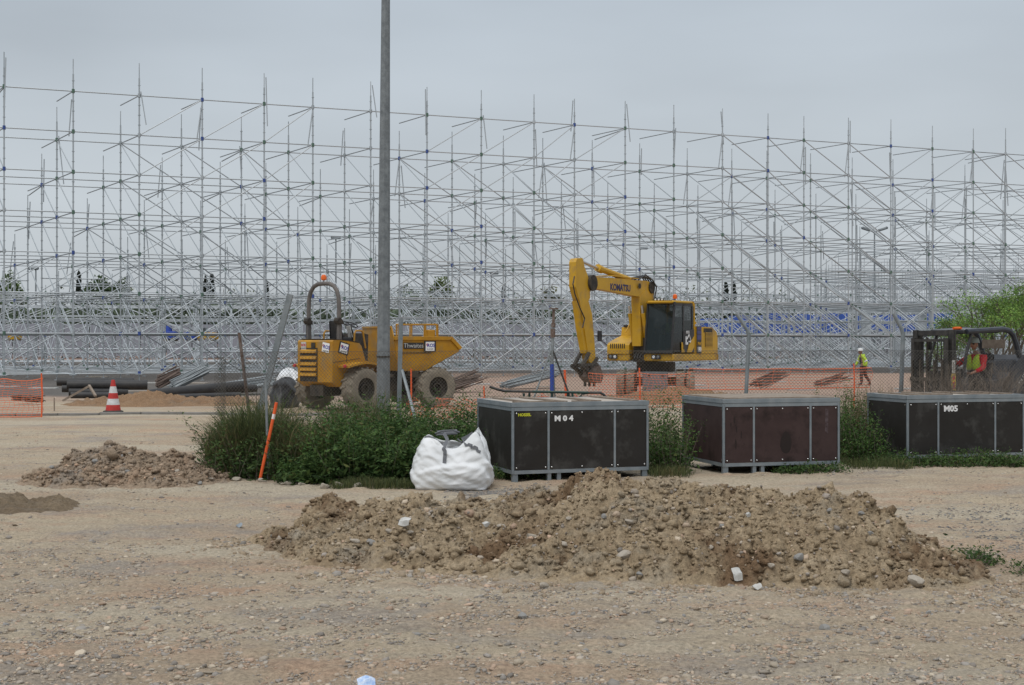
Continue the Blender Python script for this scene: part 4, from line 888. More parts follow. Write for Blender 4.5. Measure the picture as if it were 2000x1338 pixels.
def branches(b, p, d, L, r, depth, rng, out, spread=.5, up=.1):
    if depth == 0 or L < .03: out.append((p, d)); return
    q = p + d * L; b.bar(p, q, r, 5 if r > .01 else 3, r * .72, caps=False)
    if depth <= 3: out.append((q, d)); out.append((p + d * L * .5, d))
    for i in range(rng.choice((2, 2, 3))):
        nd = (d + Vector((rng.gauss(0, spread), rng.gauss(0, spread), rng.gauss(up, spread * .6)))).normalized()
        branches(b, q, nd, L * rng.uniform(.62, .85), r * .68, depth - 1, rng, out, spread, up)
def shrub(label, px0, px1, Y, H, n, seed, r0=.009):
    rng = random.Random(seed); c = at((px0 + px1) / 2, Y); w = at(px1, Y).x - c.x; rt = plant('dry_shrub', label, 'shrub', (c.x, Y, gzs(c.x, Y))); b = MB(); out = []
    for i in range(n): branches(b, Vector((rng.uniform(-w, w) * .8, rng.uniform(-.3, .3), 0)), Vector((rng.gauss(0, .25), rng.gauss(0, .2), 1)).normalized(), H * .28, r0, 6, rng, out, .36, .12)
    b.build('twigs', M['twig'], rt)
shrub('dry grey twiggy shrub in front of the forklift', 1790, 2000, 20.4, 1.55, 34, 21, .008)
shrub('thin dry shrub in front of the walking man', 1640, 1790, 20.3, 1.15, 14, 22, .006)

def tree(label, name, px, Y, H, seed, tr=.12, crown=None, leafn=9000, ls=.14, tint=(1, 1, 1), trunks=1, spread=.42, m='leaf', up=.1, depth=6, trunkh=.3, jit=.35, cat='tree'):
    rng = random.Random(seed); nr = np.random.default_rng(seed); c = at(px, Y); rt = plant(name, label, cat, (c.x, Y, gzs(c.x, Y))); b = MB(); out = []
    for i in range(trunks):
        d = Vector((rng.gauss(0, .28 if trunks > 1 else .05), rng.gauss(0, .2 if trunks > 1 else .05), 1)).normalized()
        branches(b, Vector((rng.uniform(-.2, .2) * (trunks > 1), 0, -.1)), d, H * trunkh, tr, depth, rng, out, spread, up)
    b.build('trunk', M['bark'], rt)
    if leafn:
        P = np.array([tuple(p) for p, _ in out]); k = nr.integers(0, len(P), leafn); C = P[k] + nr.normal(0, jit, (leafn, 3)) * (1, 1, .7); C[:, 2] = np.maximum(C[:, 2], H * .12)
        D = nr.normal(0, 1, (leafn, 3)); cl = vn(C[:, 0] * 1.6 + 30, C[:, 2] * 1.6 + C[:, 1], seed)[:, None]
        t = GREENS[nr.integers(0, 5, leafn)] * nr.uniform(.7, 1.3, (leafn, 1)) * (.55 + .9 * cl) * tint; L = ls * nr.uniform(.5, 1.4, leafn)
        link('crown', leaf_mesh('crown', C, D, L, L * .5, M[m], t, nr), rt)
    return rt
tree('feathery light green tree behind the forklift', 'feathery_tree', 1962, 38, 3.7, 31, .06, leafn=16000, ls=.065, tint=(3.0, 2.8, 2.4), trunks=6, spread=.34, up=.12, trunkh=.27, jit=.13)
tree('light green sapling left of the forklift roof', 'feathery_tree', 1893, 39, 2.7, 36, .035, leafn=5000, ls=.055, tint=(3.0, 2.8, 2.4), trunks=3, spread=.34, up=.12, trunkh=.27, jit=.13)

# ================================================================ machines
def plate(b, pts, t, mi=0):
    pts = [Vector(p) for p in pts]; n = Vector((0, 0, 0))
    for i in range(len(pts)): n += pts[i].cross(pts[(i + 1) % len(pts)])
    n.normalize(); k = len(pts)
    b.add([p - n * t / 2 for p in pts] + [p + n * t / 2 for p in pts], [tuple(range(k - 1, -1, -1)), tuple(range(k, 2 * k))] + [(i, (i + 1) % k, k + (i + 1) % k, k + i) for i in range(k)], mi); return b
def xf(b, Mx): b.v = [tuple(Mx @ Vector(v)) for v in b.v]; return b
def wheel(name, rt, pos, r, w, Mx=None, lugs=18, rim=.52, rimmat='dark', side=-1):
    Mx = Mx or Matrix.Identity(4); T = Mx @ Matrix.Translation(pos)
    b = MB(); b.lathe([(r * rim, -w * .42), (r * .78, -w * .5), (r * .93, -w * .44), (r * .96, -w * .25), (r * .96, w * .25), (r * .93, w * .44), (r * .78, w * .5), (r * rim, w * .42), (r * rim * .96, w * .3), (r * rim * .96, -w * .3)], axis='y', n=36, loop=True)
    for i in range(lugs):
        for s in (-1, 1):
            a = 2 * math.pi * (i + (.5 if s > 0 else 0)) / lugs
            b.box((math.cos(a) * r * .975, s * w * .24, math.sin(a) * r * .975), (r * .075, w * .5, r * .10), (0, -a, 0)) if False else None
            c, s_ = math.cos(a), math.sin(a); u = Vector((c, 0, s_)); tg = Vector((-s_, 0, c)); P = []
            for rr in (r * .93, r * 1.0):
                for (q, e) in ((-.5, 0), (.5, 0), (.5, 1), (-.5, 1)):
                    yy = s * w * (.03 + .43 * e); P.append(u * rr + tg * (q * r * .11 + e * r * .12) + Vector((0, yy, 0)))
            b.add(P, [(3, 2, 1, 0), (4, 5, 6, 7), (0, 1, 5, 4), (1, 2, 6, 5), (2, 3, 7, 6), (3, 0, 4, 7)])
    wo_ = xf(b, T).build('wheel', M['rubber'], rt, None, True)
    h = MB(); h.lathe([(.001, side * w * .12), (r * .16, side * w * .12), (r * .18, side * w * .34), (r * .22, side * w * .34), (r * .24, side * w * .14), (r * rim * .9, side * w * .22), (r * rim * .97, side * w * .42), (r * rim * .97, -side * w * .4), (.001, -side * w * .4)], axis='y', n=24)
    xf(h, T).build('rim', M[rimmat], wo_, None, True); return wo_
def sticker(rt, o, xd, yd, w, h, parts, mname='white', back=None, name='sticker'):
    """thin plate lying on a face with its print; o centre, xd/yd face axes"""
    F = frame(o, xd, yd)
    if back: p = MB().box((0, 0, 0), (w * back[0], h * back[1], .006)); s = xf(p, F @ Matrix.Translation((0, 0, .002))).build('sign_plate', M['black'], rt)
    p = MB().box((0, 0, .006 if back else 0), (w, h, .006)); s = xf(p, F).build(name, M[mname], rt)
    for (txt, x, y, sz, mm, sx) in parts: text(txt, sz, M[mm], s, F @ Matrix.Translation((x, y, .011 if back else .005)), 'lettering', .0015, sx, .0 if len(txt) > 5 else .003)
    return s

def dumper():
    C0 = Vector((-4.51, 34.55, gzs(-4.51, 34.55))); rt = empty('site_dumper', C0, R(50)); tag(rt, 'dusty yellow site dumper with forward skip, roll bar and big muddy wheels', 'dumper')
    W0 = Matrix.Translation(C0) @ Matrix.Rotation(R(50), 4, 'Z'); F1 = W0.inverted() @ Matrix.Translation((-2.55, 36.71, C0.z)) @ Matrix.Rotation(R(33), 4, 'Z')
    Yw = M['yellow']
    for s in (-1, 1): wheel('wheel', rt, (0, s * .87, .56), .56, .44, side=s)
    for s in (-1, 1): wheel('wheel', rt, (0, s * .87, .54), .55, .44, F1, side=s)
    b = MB(); prof = [(-.80, .74), (-.80, 1.77), (-.76, 1.81), (-.5, 1.82), (.12, 1.73), (.2, 1.66), (.34, 1.28), (.7, 1.22), (.7, .78), (.2, .62), (-.62, .62)]
    b.prism(prof, -.66, .66); b.build('engine_cover', Yw, rt)
    b = MB(); b.box((-.33, -.663, 1.29), (.93, .008, .010), (0, R(-6), 0)); b.box((-.32, -.663, 1.5), (.012, .008, .5)); b.box((-.3, 0, 1.66 + .135), (.9, 1.34, .014), (0, R(5), 0)); b.build('panel_gap', M['dark'], rt)
    # rear grille: recessed louvres on the far half of the rear face
    g = MB()
    g.box((-.802, .23, 1.18), (.02, .66, .86)); g.build('grille_recess', M['dark'], rt)
    for z in (1.52, 1.36, 1.20, 1.06, .93): MB().box((-.822, .23, z), (.05, .62, .095), (0, R(28), 0), bev=.006).build('louvre', Yw, rt)
    MB().box((-.815, .05, 1.66), (.02, .14, .17)).build('vent', M['dark'], rt)
    sticker(rt, (-.812, .42, 1.66), (0, -1, 0), (0, 0, 1), .19, .2, [('ROS', 0, .02, .09, 'red_ink', 1), ('ALQUILER', 0, -.06, .035, 'black', 1)], 'offwhite')
    Yd = Vector((0, -1, -.16)); sticker(rt, (-.810, -.42, 1.62), Yd, (0, -.12, 1), .26, .24, [('ROS', .03, .01, .13, 'blue_ink', 1), ('o', -.09, .05, .12, 'red_ink', 1), ('ALQUILER', 0, -.085, .045, 'black', 1)])
    sticker(rt, (-.42, -.668, 1.6), (1, 0, -.24), (.2, 0, 1), .26, .24, [('ROS', .03, .01, .13, 'blue_ink', 1), ('o', -.09, .05, .12, 'red_ink', 1), ('ALQUILER', 0, -.085, .045, 'black', 1)], back=(1.3, 1.25))
    for s in (-1, 1):
        f = MB(); n = 7; P = [(-.62 + 1.3 * i / n, 1.16 + .10 * math.sin(math.pi * (i / n)) - .02 * i / n) for i in range(n + 1)]
        f.prism(P + [(x, z - .05) for x, z in P[::-1]], s * .64, s * 1.09); f.box((.69, s * .87, 1.05), (.03, .45, .2)); f.build('mudguard', Yw, rt)
        MB().lathe([(.045, 0), (.045, -.03), (.03, -.04)], (-.635, s * .95, 1.15), axis='x', n=10).build('tail_lamp', M['red_ink'], rt)
    c = MB(); c.box((.1, 0, .52), (1.7, .5, .28)); c.box((1.05, 0, .6), (.9, .34, .3)); c.bar((0, -.8, .56), (0, .8, .56), .11, 8); c.build('chassis', M['dark'], rt)
    c = MB(); c.box((-.5, 0, .62), (1.5, .55, .34)); c.bar((0, -.8, .54), (0, .8, .54), .11, 8); c.box((-.75, 0, .95), (.2, 1.0, .12)); xf(c, F1).build('skip_frame', M['dark'], rt)
    # roll bar
    x = -.5; lg = []
    for s in (-1, 1): MB().box((x, s * .58, 2.0), (.13, .10, .42), tap=(.9, .9), bev=.01).build('roll_bar_foot', M['rops'], rt)
    k = MB()
    for s in (-1, 1): k.bar((x - .04, s * .58 - .08, 2.3), (x - .04, s * .58 + .08, 2.3), .08, 8); k.box((x, s * .58, 2.26), (.16, .14, .1))
    k.build('hinge', M['dark'], rt)
    pts = [(x, -.58, 2.2), (x, -.575, 2.6), (x, -.56, 2.88), (x, -.50, 3.06), (x, -.38, 3.19), (x, -.22, 3.25), (x, 0, 3.26), (x, .22, 3.25), (x, .38, 3.19), (x, .50, 3.06), (x, .56, 2.88), (x, .575, 2.6), (x, .58, 2.2)]
    MB().tube(pts, .056, 10).build('roll_bar', M['rops'], rt, None, True)
    bc = MB().bar((x, 0, 3.26), (x, 0, 3.36), .018).build('beacon_stem', M['post'], rt); MB().lathe([(.04, 3.34), (.068, 3.36), (.075, 3.42), (.055, 3.475), (.02, 3.49)], (x, 0, 0), n=14).build('beacon', M['orange_glass'], rt, None, True)
    MB().bar((x + .05, -.52, 2.85), (x + .05, -.50, 2.62), .03).build('work_lamp', M['black'], rt)
    st = MB(); st.box((-.2, -.12, 2.06), (.10, .46, .5), (0, R(-8), 0), tap=(.9, .85), bev=.03); st.box((.02, -.12, 1.82), (.44, .46, .12), bev=.03); st.build('seat', M['black'], rt)
    hr = MB(); hr.tube([(.02, -.58, 1.72), (.03, -.58, 1.98), (.08, -.58, 2.05), (.26, -.58, 2.05), (.33, -.58, 2.0), (.42, -.58, 1.6)], .024, 8); hr.build('hand_rail', Yw, rt)
    hr = MB(); hr.tube([(.02, .58, 1.72), (.03, .58, 1.98), (.08, .58, 2.05), (.26, .58, 2.05), (.33, .58, 2.0), (.42, .58, 1.6)], .024, 8); hr.build('hand_rail', Yw, rt)
    ds = MB(); ds.box((.5, -.05, 1.62), (.3, .9, .72), (0, R(12), 0), tap=(.6, .85)); ds.build('dashboard', M['dark'], rt)
    MB().box((.28, -.12, 2.03), (.02, .18, .3), (0, R(-14), R(-10))).build('instruction_plate', M['offwhite'], rt)
    MB().bar((.55, .0, 1.9), (.42, .0, 2.19), .03).build('steering_column', M['black'], rt)
    sw = MB(); ring = [Vector((.42, 0, 2.22)) + (Vector((.35, 0, .9)).normalized().cross(Vector((0, 1, 0))) * math.cos(t) + Vector((0, 1, 0)) * math.sin(t)) * .2 for t in [i * math.pi / 8 for i in range(17)]]
    sw.tube(ring, .015, 6); sw.bar(ring[0], ring[8], .01); sw.bar(ring[4], ring[12], .01); sw.build('steering_wheel', M['black'], rt)
    for y in (-.2, .12, .3): MB().bar((.3, y, 1.75), (.26, y, 2.0), .012).build('lever', M['black'], rt)
    # skip
    hw, bw = .95, .88; S = MB()
    for s in (-1, 1):
        plate(S, [(-1.3, s * hw, 1.90), (.42, s * hw, 1.90), (.72, s * hw, 1.62), (.67, s * hw, 1.5), (.22, s * hw * .97, 1.28), (-1.22, s * hw * .97, 1.42)], .03)
        plate(S, [(-1.22, s * hw * .97, 1.42), (.22, s * hw * .97, 1.28), (-.33, s * bw, 1.0), (-1.1, s * bw, 1.0)], .03)
        plate(S, [(.22, s * hw * .97, 1.28), (.67, s * hw, 1.5), (-.33, s * bw, 1.0)], .03)
    plate(S, [(-1.3, -hw, 1.90), (-1.31, -hw + .12, 2.17), (-1.31, hw - .12, 2.17), (-1.3, hw, 1.90), (-1.22, hw * .97, 1.42), (-1.22, -hw * .97, 1.42)], .03)
    plate(S, [(-1.22, -hw * .97, 1.42), (-1.22, hw * .97, 1.42), (-1.1, bw, 1.0), (-1.1, -bw, 1.0)], .03)
    plate(S, [(-1.1, -bw, 1.0), (-1.1, bw, 1.0), (-.33, bw, 1.0), (-.33, -bw, 1.0)], .03)
    plate(S, [(-.33, -bw, 1.0), (-.33, bw, 1.0), (.67, hw, 1.5), (.67, -hw, 1.5)], .03)
    plate(S, [(.67, -hw, 1.5), (.67, hw, 1.5), (.72, hw, 1.62), (.72, -hw, 1.62)], .04)
    sk = xf(S, F1).build('skip', Yw, rt)
    rim_ = MB()
    for s in (-1, 1):
        rim_.box((-.44, s * (hw + .03), 1.86), (1.74, .07, .10), bev=.01); rim_.box((.575, s * (hw + .03), 1.73), (.44, .07, .10), (0, R(43), 0), bev=.01)
    rim_.box((-1.325, 0, 2.16), (.05, 1.66, .05)); rim_.box((.72, 0, 1.60), (.06, 1.9, .09))
    xf(rim_, F1).build('skip_rim', Yw, rt)
    rb = MB(); rb.box((-.62, -hw - .006, 1.47), (.9, .012, .022)); rb.box((-.7, -hw * .97 + .03, 1.2), (.012, .012, .3)); xf(rb, F1).build('seam', M['dark'], rt)
    A = lambda x_, z_: tuple(F1 @ Vector((x_, -hw - .022, z_))); xd = (F1.to_3x3() @ Vector((1, 0, 0)))
    s_ = sticker(rt, A(-.72, 1.66), xd, (0, 0, 1), .60, .165, [('Thwaites', 0, 0, .165, 'offwhite', 1.0)], 'black', name='name_plate')
    sticker(rt, A(-.22, 1.645), xd, (0, 0, 1), .27, .24, [('ROS', .03, .02, .13, 'blue_ink', 1), ('o', -.09, .055, .12, 'red_ink', 1), ('ALQUILER', 0, -.075, .045, 'black', 1)], back=(1.35, 1.2))
    h = MB()
    for s in (-1, 1): h.bar((-.9, s * .3, .8), (-.75, s * .3, 1.0), .05)
    h.bar((-1.5, 0, .7), (-1.15, 0, 1.3), .06); xf(h, F1).build('tipping_ram', M['dark'], rt)
dumper()

def excavator():
    cx, cy, ux, uy = 4.92, 45.5, .545, .839; G = gzs(cx, cy); rt = empty('wheeled_excavator', (cx, cy, G), math.atan2(-uy, -ux)); tag(rt, 'yellow wheeled excavator with raised boom and dark glass cab', 'excavator')
    Yw = M['yellow_ex']; yb = -.12; X0 = cx - (-.12) * -1 * .0 + yb * uy; Y0 = cy - yb * ux
    def pu(px, y, ylat=None):
        dx = (px - 1000) / FX; u = (X0 - Y0 * dx) / (ux - uy * dx); Yd = Y0 - uy * u; return (u, EYE + (HZ - y) / FX * Yd - G)
    Z = lambda wz: wz - G
    # undercarriage turned towards the viewer
    U = Matrix.Rotation(R(-97) - math.atan2(-uy, -ux), 4, 'Z')
    b = MB(); b.box((0, 0, .72), (3.3, .8, .36), bev=.05); b.box((1.25, 0, .62), (.3, 2.0, .22)); b.box((-1.25, 0, .62), (.3, 2.0, .22)); xf(b, U).build('undercarriage', M['dark'], rt)
    for x in (1.3, -1.3):
        for s in (-1, 1):
            for k in (0, 1): wheel('wheel', rt, (x, s * (.82 + .33 * k), .5), .5, .28, U, 14, .5, 'dark', s)
    b = MB(); b.box((1.98, 0, .66), (.06, .82, .66), bev=.01); b.box((1.8, -.3, .7), (.3, .08, .3)); b.box((1.8, .3, .7), (.3, .08, .3)); bl = xf(b, U).build('blade', M['greyplate'], rt)
    for (y, z) in ((-.2, .86), (.24, .86)): xf(MB().lathe([(.04, 0), (.04, .02)], (2.01, y, z), 'x', 10), U).build('bolt', M['dark'], bl)
    MB().lathe([(.62, .95), (.66, 1.0), (.66, 1.28), (.6, 1.28)], n=28).build('slew_ring', M['dark'], rt)
    d = MB(); d.box((-.6, 0, Z(1.16)), (3.2, 2.3, .06)); d.box((.3, -.1, Z(1.5)), (1.5, .44, .8)); d.box((.1, -.12, Z(2.0)), (.5, .34, .5)); d.build('deck', M['dark'], rt)
    b = MB(); zl, zh = Z(1.13), Z(1.37)
    b.box((-.6, .70, (zl + zh) / 2), (3.62, 1.1, zh - zl), bev=.04); b.box((-.6, -.82, (zl + zh) / 2), (3.62, .86, zh - zl), bev=.04); b.build('skirt', Yw, rt)
    # engine hood behind the cab
    b = MB(); b.prism([(-.58, zh), (-.58, Z(2.30)), (-1.9, Z(2.28)), (-2.28, Z(2.12)), (-2.36, Z(1.95)), (-2.38, zh)], -1.2, 1.22); b.build('engine_hood', Yw, rt)
    b = MB(); b.box((-1.62, 1.226, Z(1.85)), (.62, .012, .5)); lv = b.build('louvre_recess', M['dark'], rt)
    for i in range(12): MB().box((-1.62, 1.238, Z(1.62 + i * .042)), (.60, .016, .018), (R(25), 0, 0)).build('louvre', Yw, lv)
    MB().box((-1.55, 1.228, Z(2.17)), (.7, .012, .14)).build('intake_opening', M['dark'], rt)
    b = MB(); b.lathe([(.05, Z(2.28)), (.05, Z(2.36)), (.17, Z(2.38)), (.17, Z(2.46)), (.05, Z(2.5))], (-.8, .95, 0), n=16); b.build('air_cleaner', Yw, rt)
    st = MB(); st.box((-.80, 1.232, Z(1.84)), (.36, .018, .92)); st.build('stripe_panel', M['black'], rt)
    for (z, h) in ((2.23, .09), (2.10, .11), (1.93, .17)): MB().box((-.80, 1.244, Z(z)), (.34, .01, h)).build('stripe', mat('stripe_blue', (.06, .06, .17), .5), rt)
    fr = lambda x, z: frame((x, 1.252, Z(z)), (-1, 0, 0), (0, 0, 1))
    text('PW', .16, M['yellow_ex'], rt, fr(-.80, 1.70), sx=1.1, bold=.006); text('180', .22, M['white'], rt, fr(-.80, 1.51), sx=.95, bold=.008)
    # right hand tank and tool box
    b = MB(); b.prism([(-.55, zh), (-.55, Z(2.28)), (.15, Z(2.28)), (.2, Z(1.98)), (.62, Z(1.88)), (1.12, Z(1.74)), (1.2, Z(1.66)), (1.2, zh)], -1.24, -.40); b.build('fuel_tank', Yw, rt)
    b = MB()
    for i in range(8): b.box((1.204, -1.1 + i * .075, Z(1.63)), (.012, .035, .16))
    b.build('vent_slots', M['dark'], rt)
    b = MB(); b.tube([(.0, -.9, Z(2.28)), (.02, -.9, Z(2.42)), (.2, -.9, Z(2.42)), (.3, -.9, Z(2.3)), (.5, -.9, Z(2.1))], .02, 6); b.build('hand_rail', Yw, rt)
    MB().box((.1, -1.05, Z(2.32)), (.24, .2, .08), bev=.02).build('filler_cap', M['dark'], rt)
    for y in (-1.0, .62):
        hb = MB().box((1.225, y, Z(1.27)), (.02, .34, .14), bev=.01).build('lamp_housing', M['black'], rt)
        for s in (-.08, .08): MB().lathe([(.052, 0), (.052, .012), (.03, .022)], (1.235, y + s, Z(1.27)), 'x', 14).build('headlight', M['lamp_lens'] if s * y < 0 else M['greyplate'], hb)
    # cab: frame posts, roof, glass, door skin
    y0, y1, x0, x1, zt = .18, 1.22, -.52, 1.18, Z(3.15)
    b = MB(); b.box(((x0 + x1) / 2 - .02, (y0 + y1) / 2, zt - .05), (x1 - x0 - .04, y1 - y0 - .02, .10), bev=.04)
    b.box((x0 + .04, y1 - .035, (zh + zt) / 2 - .03), (.09, .07, zt - zh - .1), bev=.01); b.box((x0 + .04, y0 + .04, (zh + zt) / 2 - .03), (.08, .08, zt - zh - .1)); b.box((x0 + .03, (y0 + y1) / 2, Z(1.95)), (.05, y1 - y0 - .1, 1.1)); cabr = b.build('cab_shell', Yw, rt)
    b = MB(); A, B_ = (x1 + .06, Z(1.42)), (x1 - .18, zt - .09)
    for y in (y0 + .03, y1 - .03): b.bar((A[0], y, A[1]), (B_[0], y, B_[1]), .038, 6)
    b.box((.38, y1 - .03, Z(2.25)), (.09, .06, 1.62)); b.bar((B_[0], y0, B_[1]), (B_[0], y1, B_[1]), .04); b.bar((A[0], y0, A[1]), (A[0], y1, A[1]), .045); b.box((.38, y1 - .03, zt - .13), (1.4, .06, .08)); b.box((x0 + .22, y1 - .03, Z(2.55)), (.06, .055, 1.05)); b.build('cab_frame', M['black'], rt)
    b = MB(); plate(b, [(A[0], y0 + .04, A[1]), (A[0], y1 - .04, A[1]), (B_[0], y1 - .04, B_[1]), (B_[0], y0 + .04, B_[1])], .008); b.build('windscreen', M['glass'], rt)
    b = MB(); plate(b, [(A[0] - .03, y1 - .015, A[1]), (B_[0], y1 - .015, B_[1]), (.42, y1 - .015, B_[1]), (.42, y1 - .015, A[1])], .008); b.build('side_window', M['glass'], rt)
    b = MB(); plate(b, [(.33, y1 - .02, Z(2.1)), (.33, y1 - .02, zt - .16), (x0 + .1, y1 - .02, zt - .16), (x0 + .1, y1 - .02, Z(2.2))], .008); b.build('door_window', M['glass'], rt)
    b = MB(); plate(b, [(x1 - .03, y0 + .01, A[1]), (x0 + .1, y0 + .01, A[1]), (x0 + .1, y0 + .01, zt - .14), (B_[0], y0 + .01, zt - .14)], .01); b.build('inner_window', M['glass'], rt)
    b = MB(); plate(b, [(.42, y1, Z(1.42)), (.42, y1, Z(2.12)), (x0 + .1, y1, Z(2.20)), (x0 + .1, y1, Z(1.42))], .03); door = b.build('door', M['black'], rt)
    b = MB(); plate(b, [(.14, y1 + .022, Z(1.42)), (.02, y1 + .022, Z(1.66)), (x0 + .1, y1 + .022, Z(1.98)), (x0 + .1, y1 + .022, Z(1.62)), (-.2, y1 + .022, Z(1.42))], .012); b.build('door_trim', Yw, door)
    b = MB(); plate(b, [(.56, y1 + .02, Z(1.42)), (.58, y1 + .02, Z(1.76)), (.50, y1 + .02, Z(1.76)), (.34, y1 + .02, Z(1.42))], .012); b.build('door_step_trim', Yw, door)
    MB().box((.44, y1 + .03, Z(1.62)), (.02, .02, .2)).build('door_handle', M['black'], door)
    for (x, z, w) in ((.18, 2.13, .30), (.14, 2.10, .24)): pass
    text('SERVICIOS', .055, M['white'], door, fr(.12, 2.12), bold=.001); text('EXCAVACION', .045, M['white'], door, fr(.12, 2.07), bold=.001)
    lg = MB()
    lg.bar((.17, 1.25, Z(1.86)), (.02, 1.25, Z(2.02)), .016, 4); lg.bar((.02, 1.25, Z(2.02)), (-.12, 1.25, Z(1.82)), .016, 4); lg.bar((-.12, 1.25, Z(1.82)), (-.08, 1.25, Z(1.74)), .014, 4); lg.box((.24, 1.25, Z(1.82)), (.07, .012, .28)); lg.box((.17, 1.25, Z(1.72)), (.14, .012, .08)); lg.build('logo', M['white'], door)
    text('OBRAS', .06, M['white'], door, fr(-.03, 1.78), bold=.002)
    # inside the cab
    b = MB(); b.box((.0, .7, Z(2.25)), (.14, .5, .75), (0, R(-10), 0), bev=.05); b.box((.22, .7, Z(1.85)), (.5, .5, .14), bev=.04); b.build('seat', M['black'], rt)
    b = MB(); b.box((.7, .95, Z(1.85)), (.12, .12, .5)); b.tube([(.9, .55, Z(1.45)), (.75, .55, Z(2.05))], .03, 6); b.box((.74, .5, Z(2.12)), (.08, .2, .16)); b.build('control_console', M['greyplate'], rt)
    bs = MB().bar((-.2, .62, zt), (-.2, .62, zt + .1), .02).build('beacon_stem', M['black'], rt); MB().lathe([(.07, zt + .09), (.08, zt + .12), (.07, zt + .22), (.02, zt + .25)], (-.2, .62, 0), n=12).build('beacon', M['orange_glass'], rt, None, True)
    wl = MB().box((x1 - .2, .6, zt + .03), (.08, .36, .09), bev=.01).build('work_lamp_bar', M['black'], rt)
    for y in (.5, .62, .74): MB().lathe([(.035, 0), (.03, .02)], (x1 - .16, y, zt + .03), 'x', 8).build('work_lamp', M['lamp_lens'], wl)
    m = MB(); m.tube([(1.15, -1.2, Z(1.6)), (1.25, -1.45, Z(1.85)), (1.25, -1.5, Z(2.05))], .015, 5); m.build('mirror_arm', M['black'], rt); MB().box((1.25, -1.5, Z(1.97)), (.06, .17, .36), bev=.02).build('mirror', M['black'], rt)
    # boom, arm and bucket
    hw = .19
    def pr(poly, w=hw, c=yb, mname=Yw, name='boom', o=None, mt=None):
        b = MB(); b.prism([pu(*p) for p in poly], c - w, c + w); return b.build(name, mt or mname, rt)
    pr([(1243, 676), (1262, 676), (1268, 650), (1270, 610), (1268, 572), (1252, 566), (1241, 580), (1243, 640)], .16, name='lower_boom')
    bm2 = pr([(1147, 550), (1155, 541), (1200, 544), (1257, 549), (1267, 555), (1268, 566), (1258, 577), (1248, 580), (1236, 579), (1198, 571), (1158, 564), (1150, 560)], .15, name='upper_boom')
    ar = pr([(1118, 512), (1121, 505), (1131, 504), (1133, 510), (1135, 521), (1142, 540), (1146, 560), (1146, 582), (1143, 588), (1150, 614), (1154, 660), (1157, 700), (1150, 716), (1144, 705), (1142, 690), (1136, 650), (1126, 590), (1118, 560)], .12, name='arm')
    ed_ = MB(); ed_.prism([pu(*p) for p in [(1122, 588), (1130, 587), (1137, 640), (1143, 690), (1138, 690), (1129, 640)]], yb - .09, yb + .09); ed_.build('bucket_ram', Yw, rt)
    pv = MB(); u, z = pu(1149, 553); pv.lathe([(.25, -.2), (.25, .2)], (u, yb, z), 'y', 20); u, z = pu(1264, 562); pv.lathe([(.2, -.2), (.2, .2)], (u, yb, z), 'y', 16); pv.build('pivot_pin', M['dark'], rt)
    def ram(p, q, r, mt, name, c=yb, w=0):
        a, b_ = pu(*p), pu(*q); MB().bar((a[0], c, a[1]), (b_[0], c, b_[1]), r, 10).build(name, mt, rt)
    ram((1137, 511), (1172, 526), .05, M['chrome'], 'ram_rod'); ram((1169, 524), (1228, 546), .10, Yw, 'arm_ram'); ram((1167, 523), (1175, 527), .125, Yw, 'ram_gland')
    for c in (-.36, .12): ram((1243, 612), (1254, 702), .07, Yw, 'boom_ram', c); ram((1241, 597), (1243, 614), .04, M['chrome'], 'ram_rod', c)
    for k in range(5):
        P = [(1222 + k * 3, 547), (1248, 541 - k), (1262, 541 + k * 1.5), (1270, 553 + k * 2), (1272 - k, 575), (1268 - k * 1.5, 596)]
        MB().tube([(pu(*p)[0], yb - .16 + k * .1, pu(*p)[1]) for p in P], .024, 6).build('hose', M['black'], rt)
    for k in range(2):
        P = [(1160, 541), (1190, 540), (1215, 543), (1240, 546)]
        MB().tube([(pu(*p)[0], yb + .05 + k * .1, pu(*p)[1] + .02) for p in P], .018, 6).build('pipe', Yw, rt)
    P = [(1112, 540), (1109, 555), (1113, 575), (1122, 600), (1132, 622), (1128, 640)]
    MB().tube([(pu(*p)[0], yb + .18, pu(*p)[1]) for p in P], .02, 6).build('hose', M['black'], rt)
    for k in range(3): MB().tube([(pu(*p)[0], yb - .1 + k * .1, pu(*p)[1]) for p in ((1262, 600), (1256, 640), (1252, 680), (1244, 700))], .025, 6).build('hose', M['black'], rt)
    b = MB()
    for (p, q) in (((1142, 690), (1128, 716)), ((1128, 716), (1150, 735)), ((1158, 700), (1140, 730)), ((1125, 715), (1158, 712))):
        a, c_ = pu(*p), pu(*q); b.bar((a[0], yb - .15, a[1]), (c_[0], yb - .15, c_[1]), .07, 6); b.bar((a[0], yb + .15, a[1]), (c_[0], yb + .15, c_[1]), .07, 6)
    b.build('linkage', M['dark'], rt)
    b = MB(); b.prism([pu(*p) for p in [(1146, 714), (1162, 714), (1168, 735), (1164, 748), (1150, 746), (1141, 736)]], yb - .2, yb + .2); b.build('bucket', M['rust'], rt)
    b = MB()
    for k in range(3):
        a, c_ = pu(1156, 742), pu(1160, 758); b.box((a[0], yb - .25 + k * .165, a[1] - .08), (.06, .07, .26))
    b.build('bucket_teeth', M['dark'], rt)
    a, c_ = pu(1184, 560), pu(1223, 563); xd = Vector((c_[0] - a[0], 0, c_[1] - a[1])); o = Vector(((a[0] + c_[0]) / 2, yb + .153, (a[1] + c_[1]) / 2 - .02))
    text('KOMATSU', .30, mat('navy_letter', (.02, .02, .09), .5), bm2, frame(o, xd, (0, 0, 1)), sx=xd.length / 1.38, bold=.012)
    u, z = pu(1239, 559); 
    MB().lathe([(.09, 0), (.09, .01)], (u, yb + .2, z), 'y', 14).build('boss', M['dark'], bm2)
    return rt
EX = excavator()

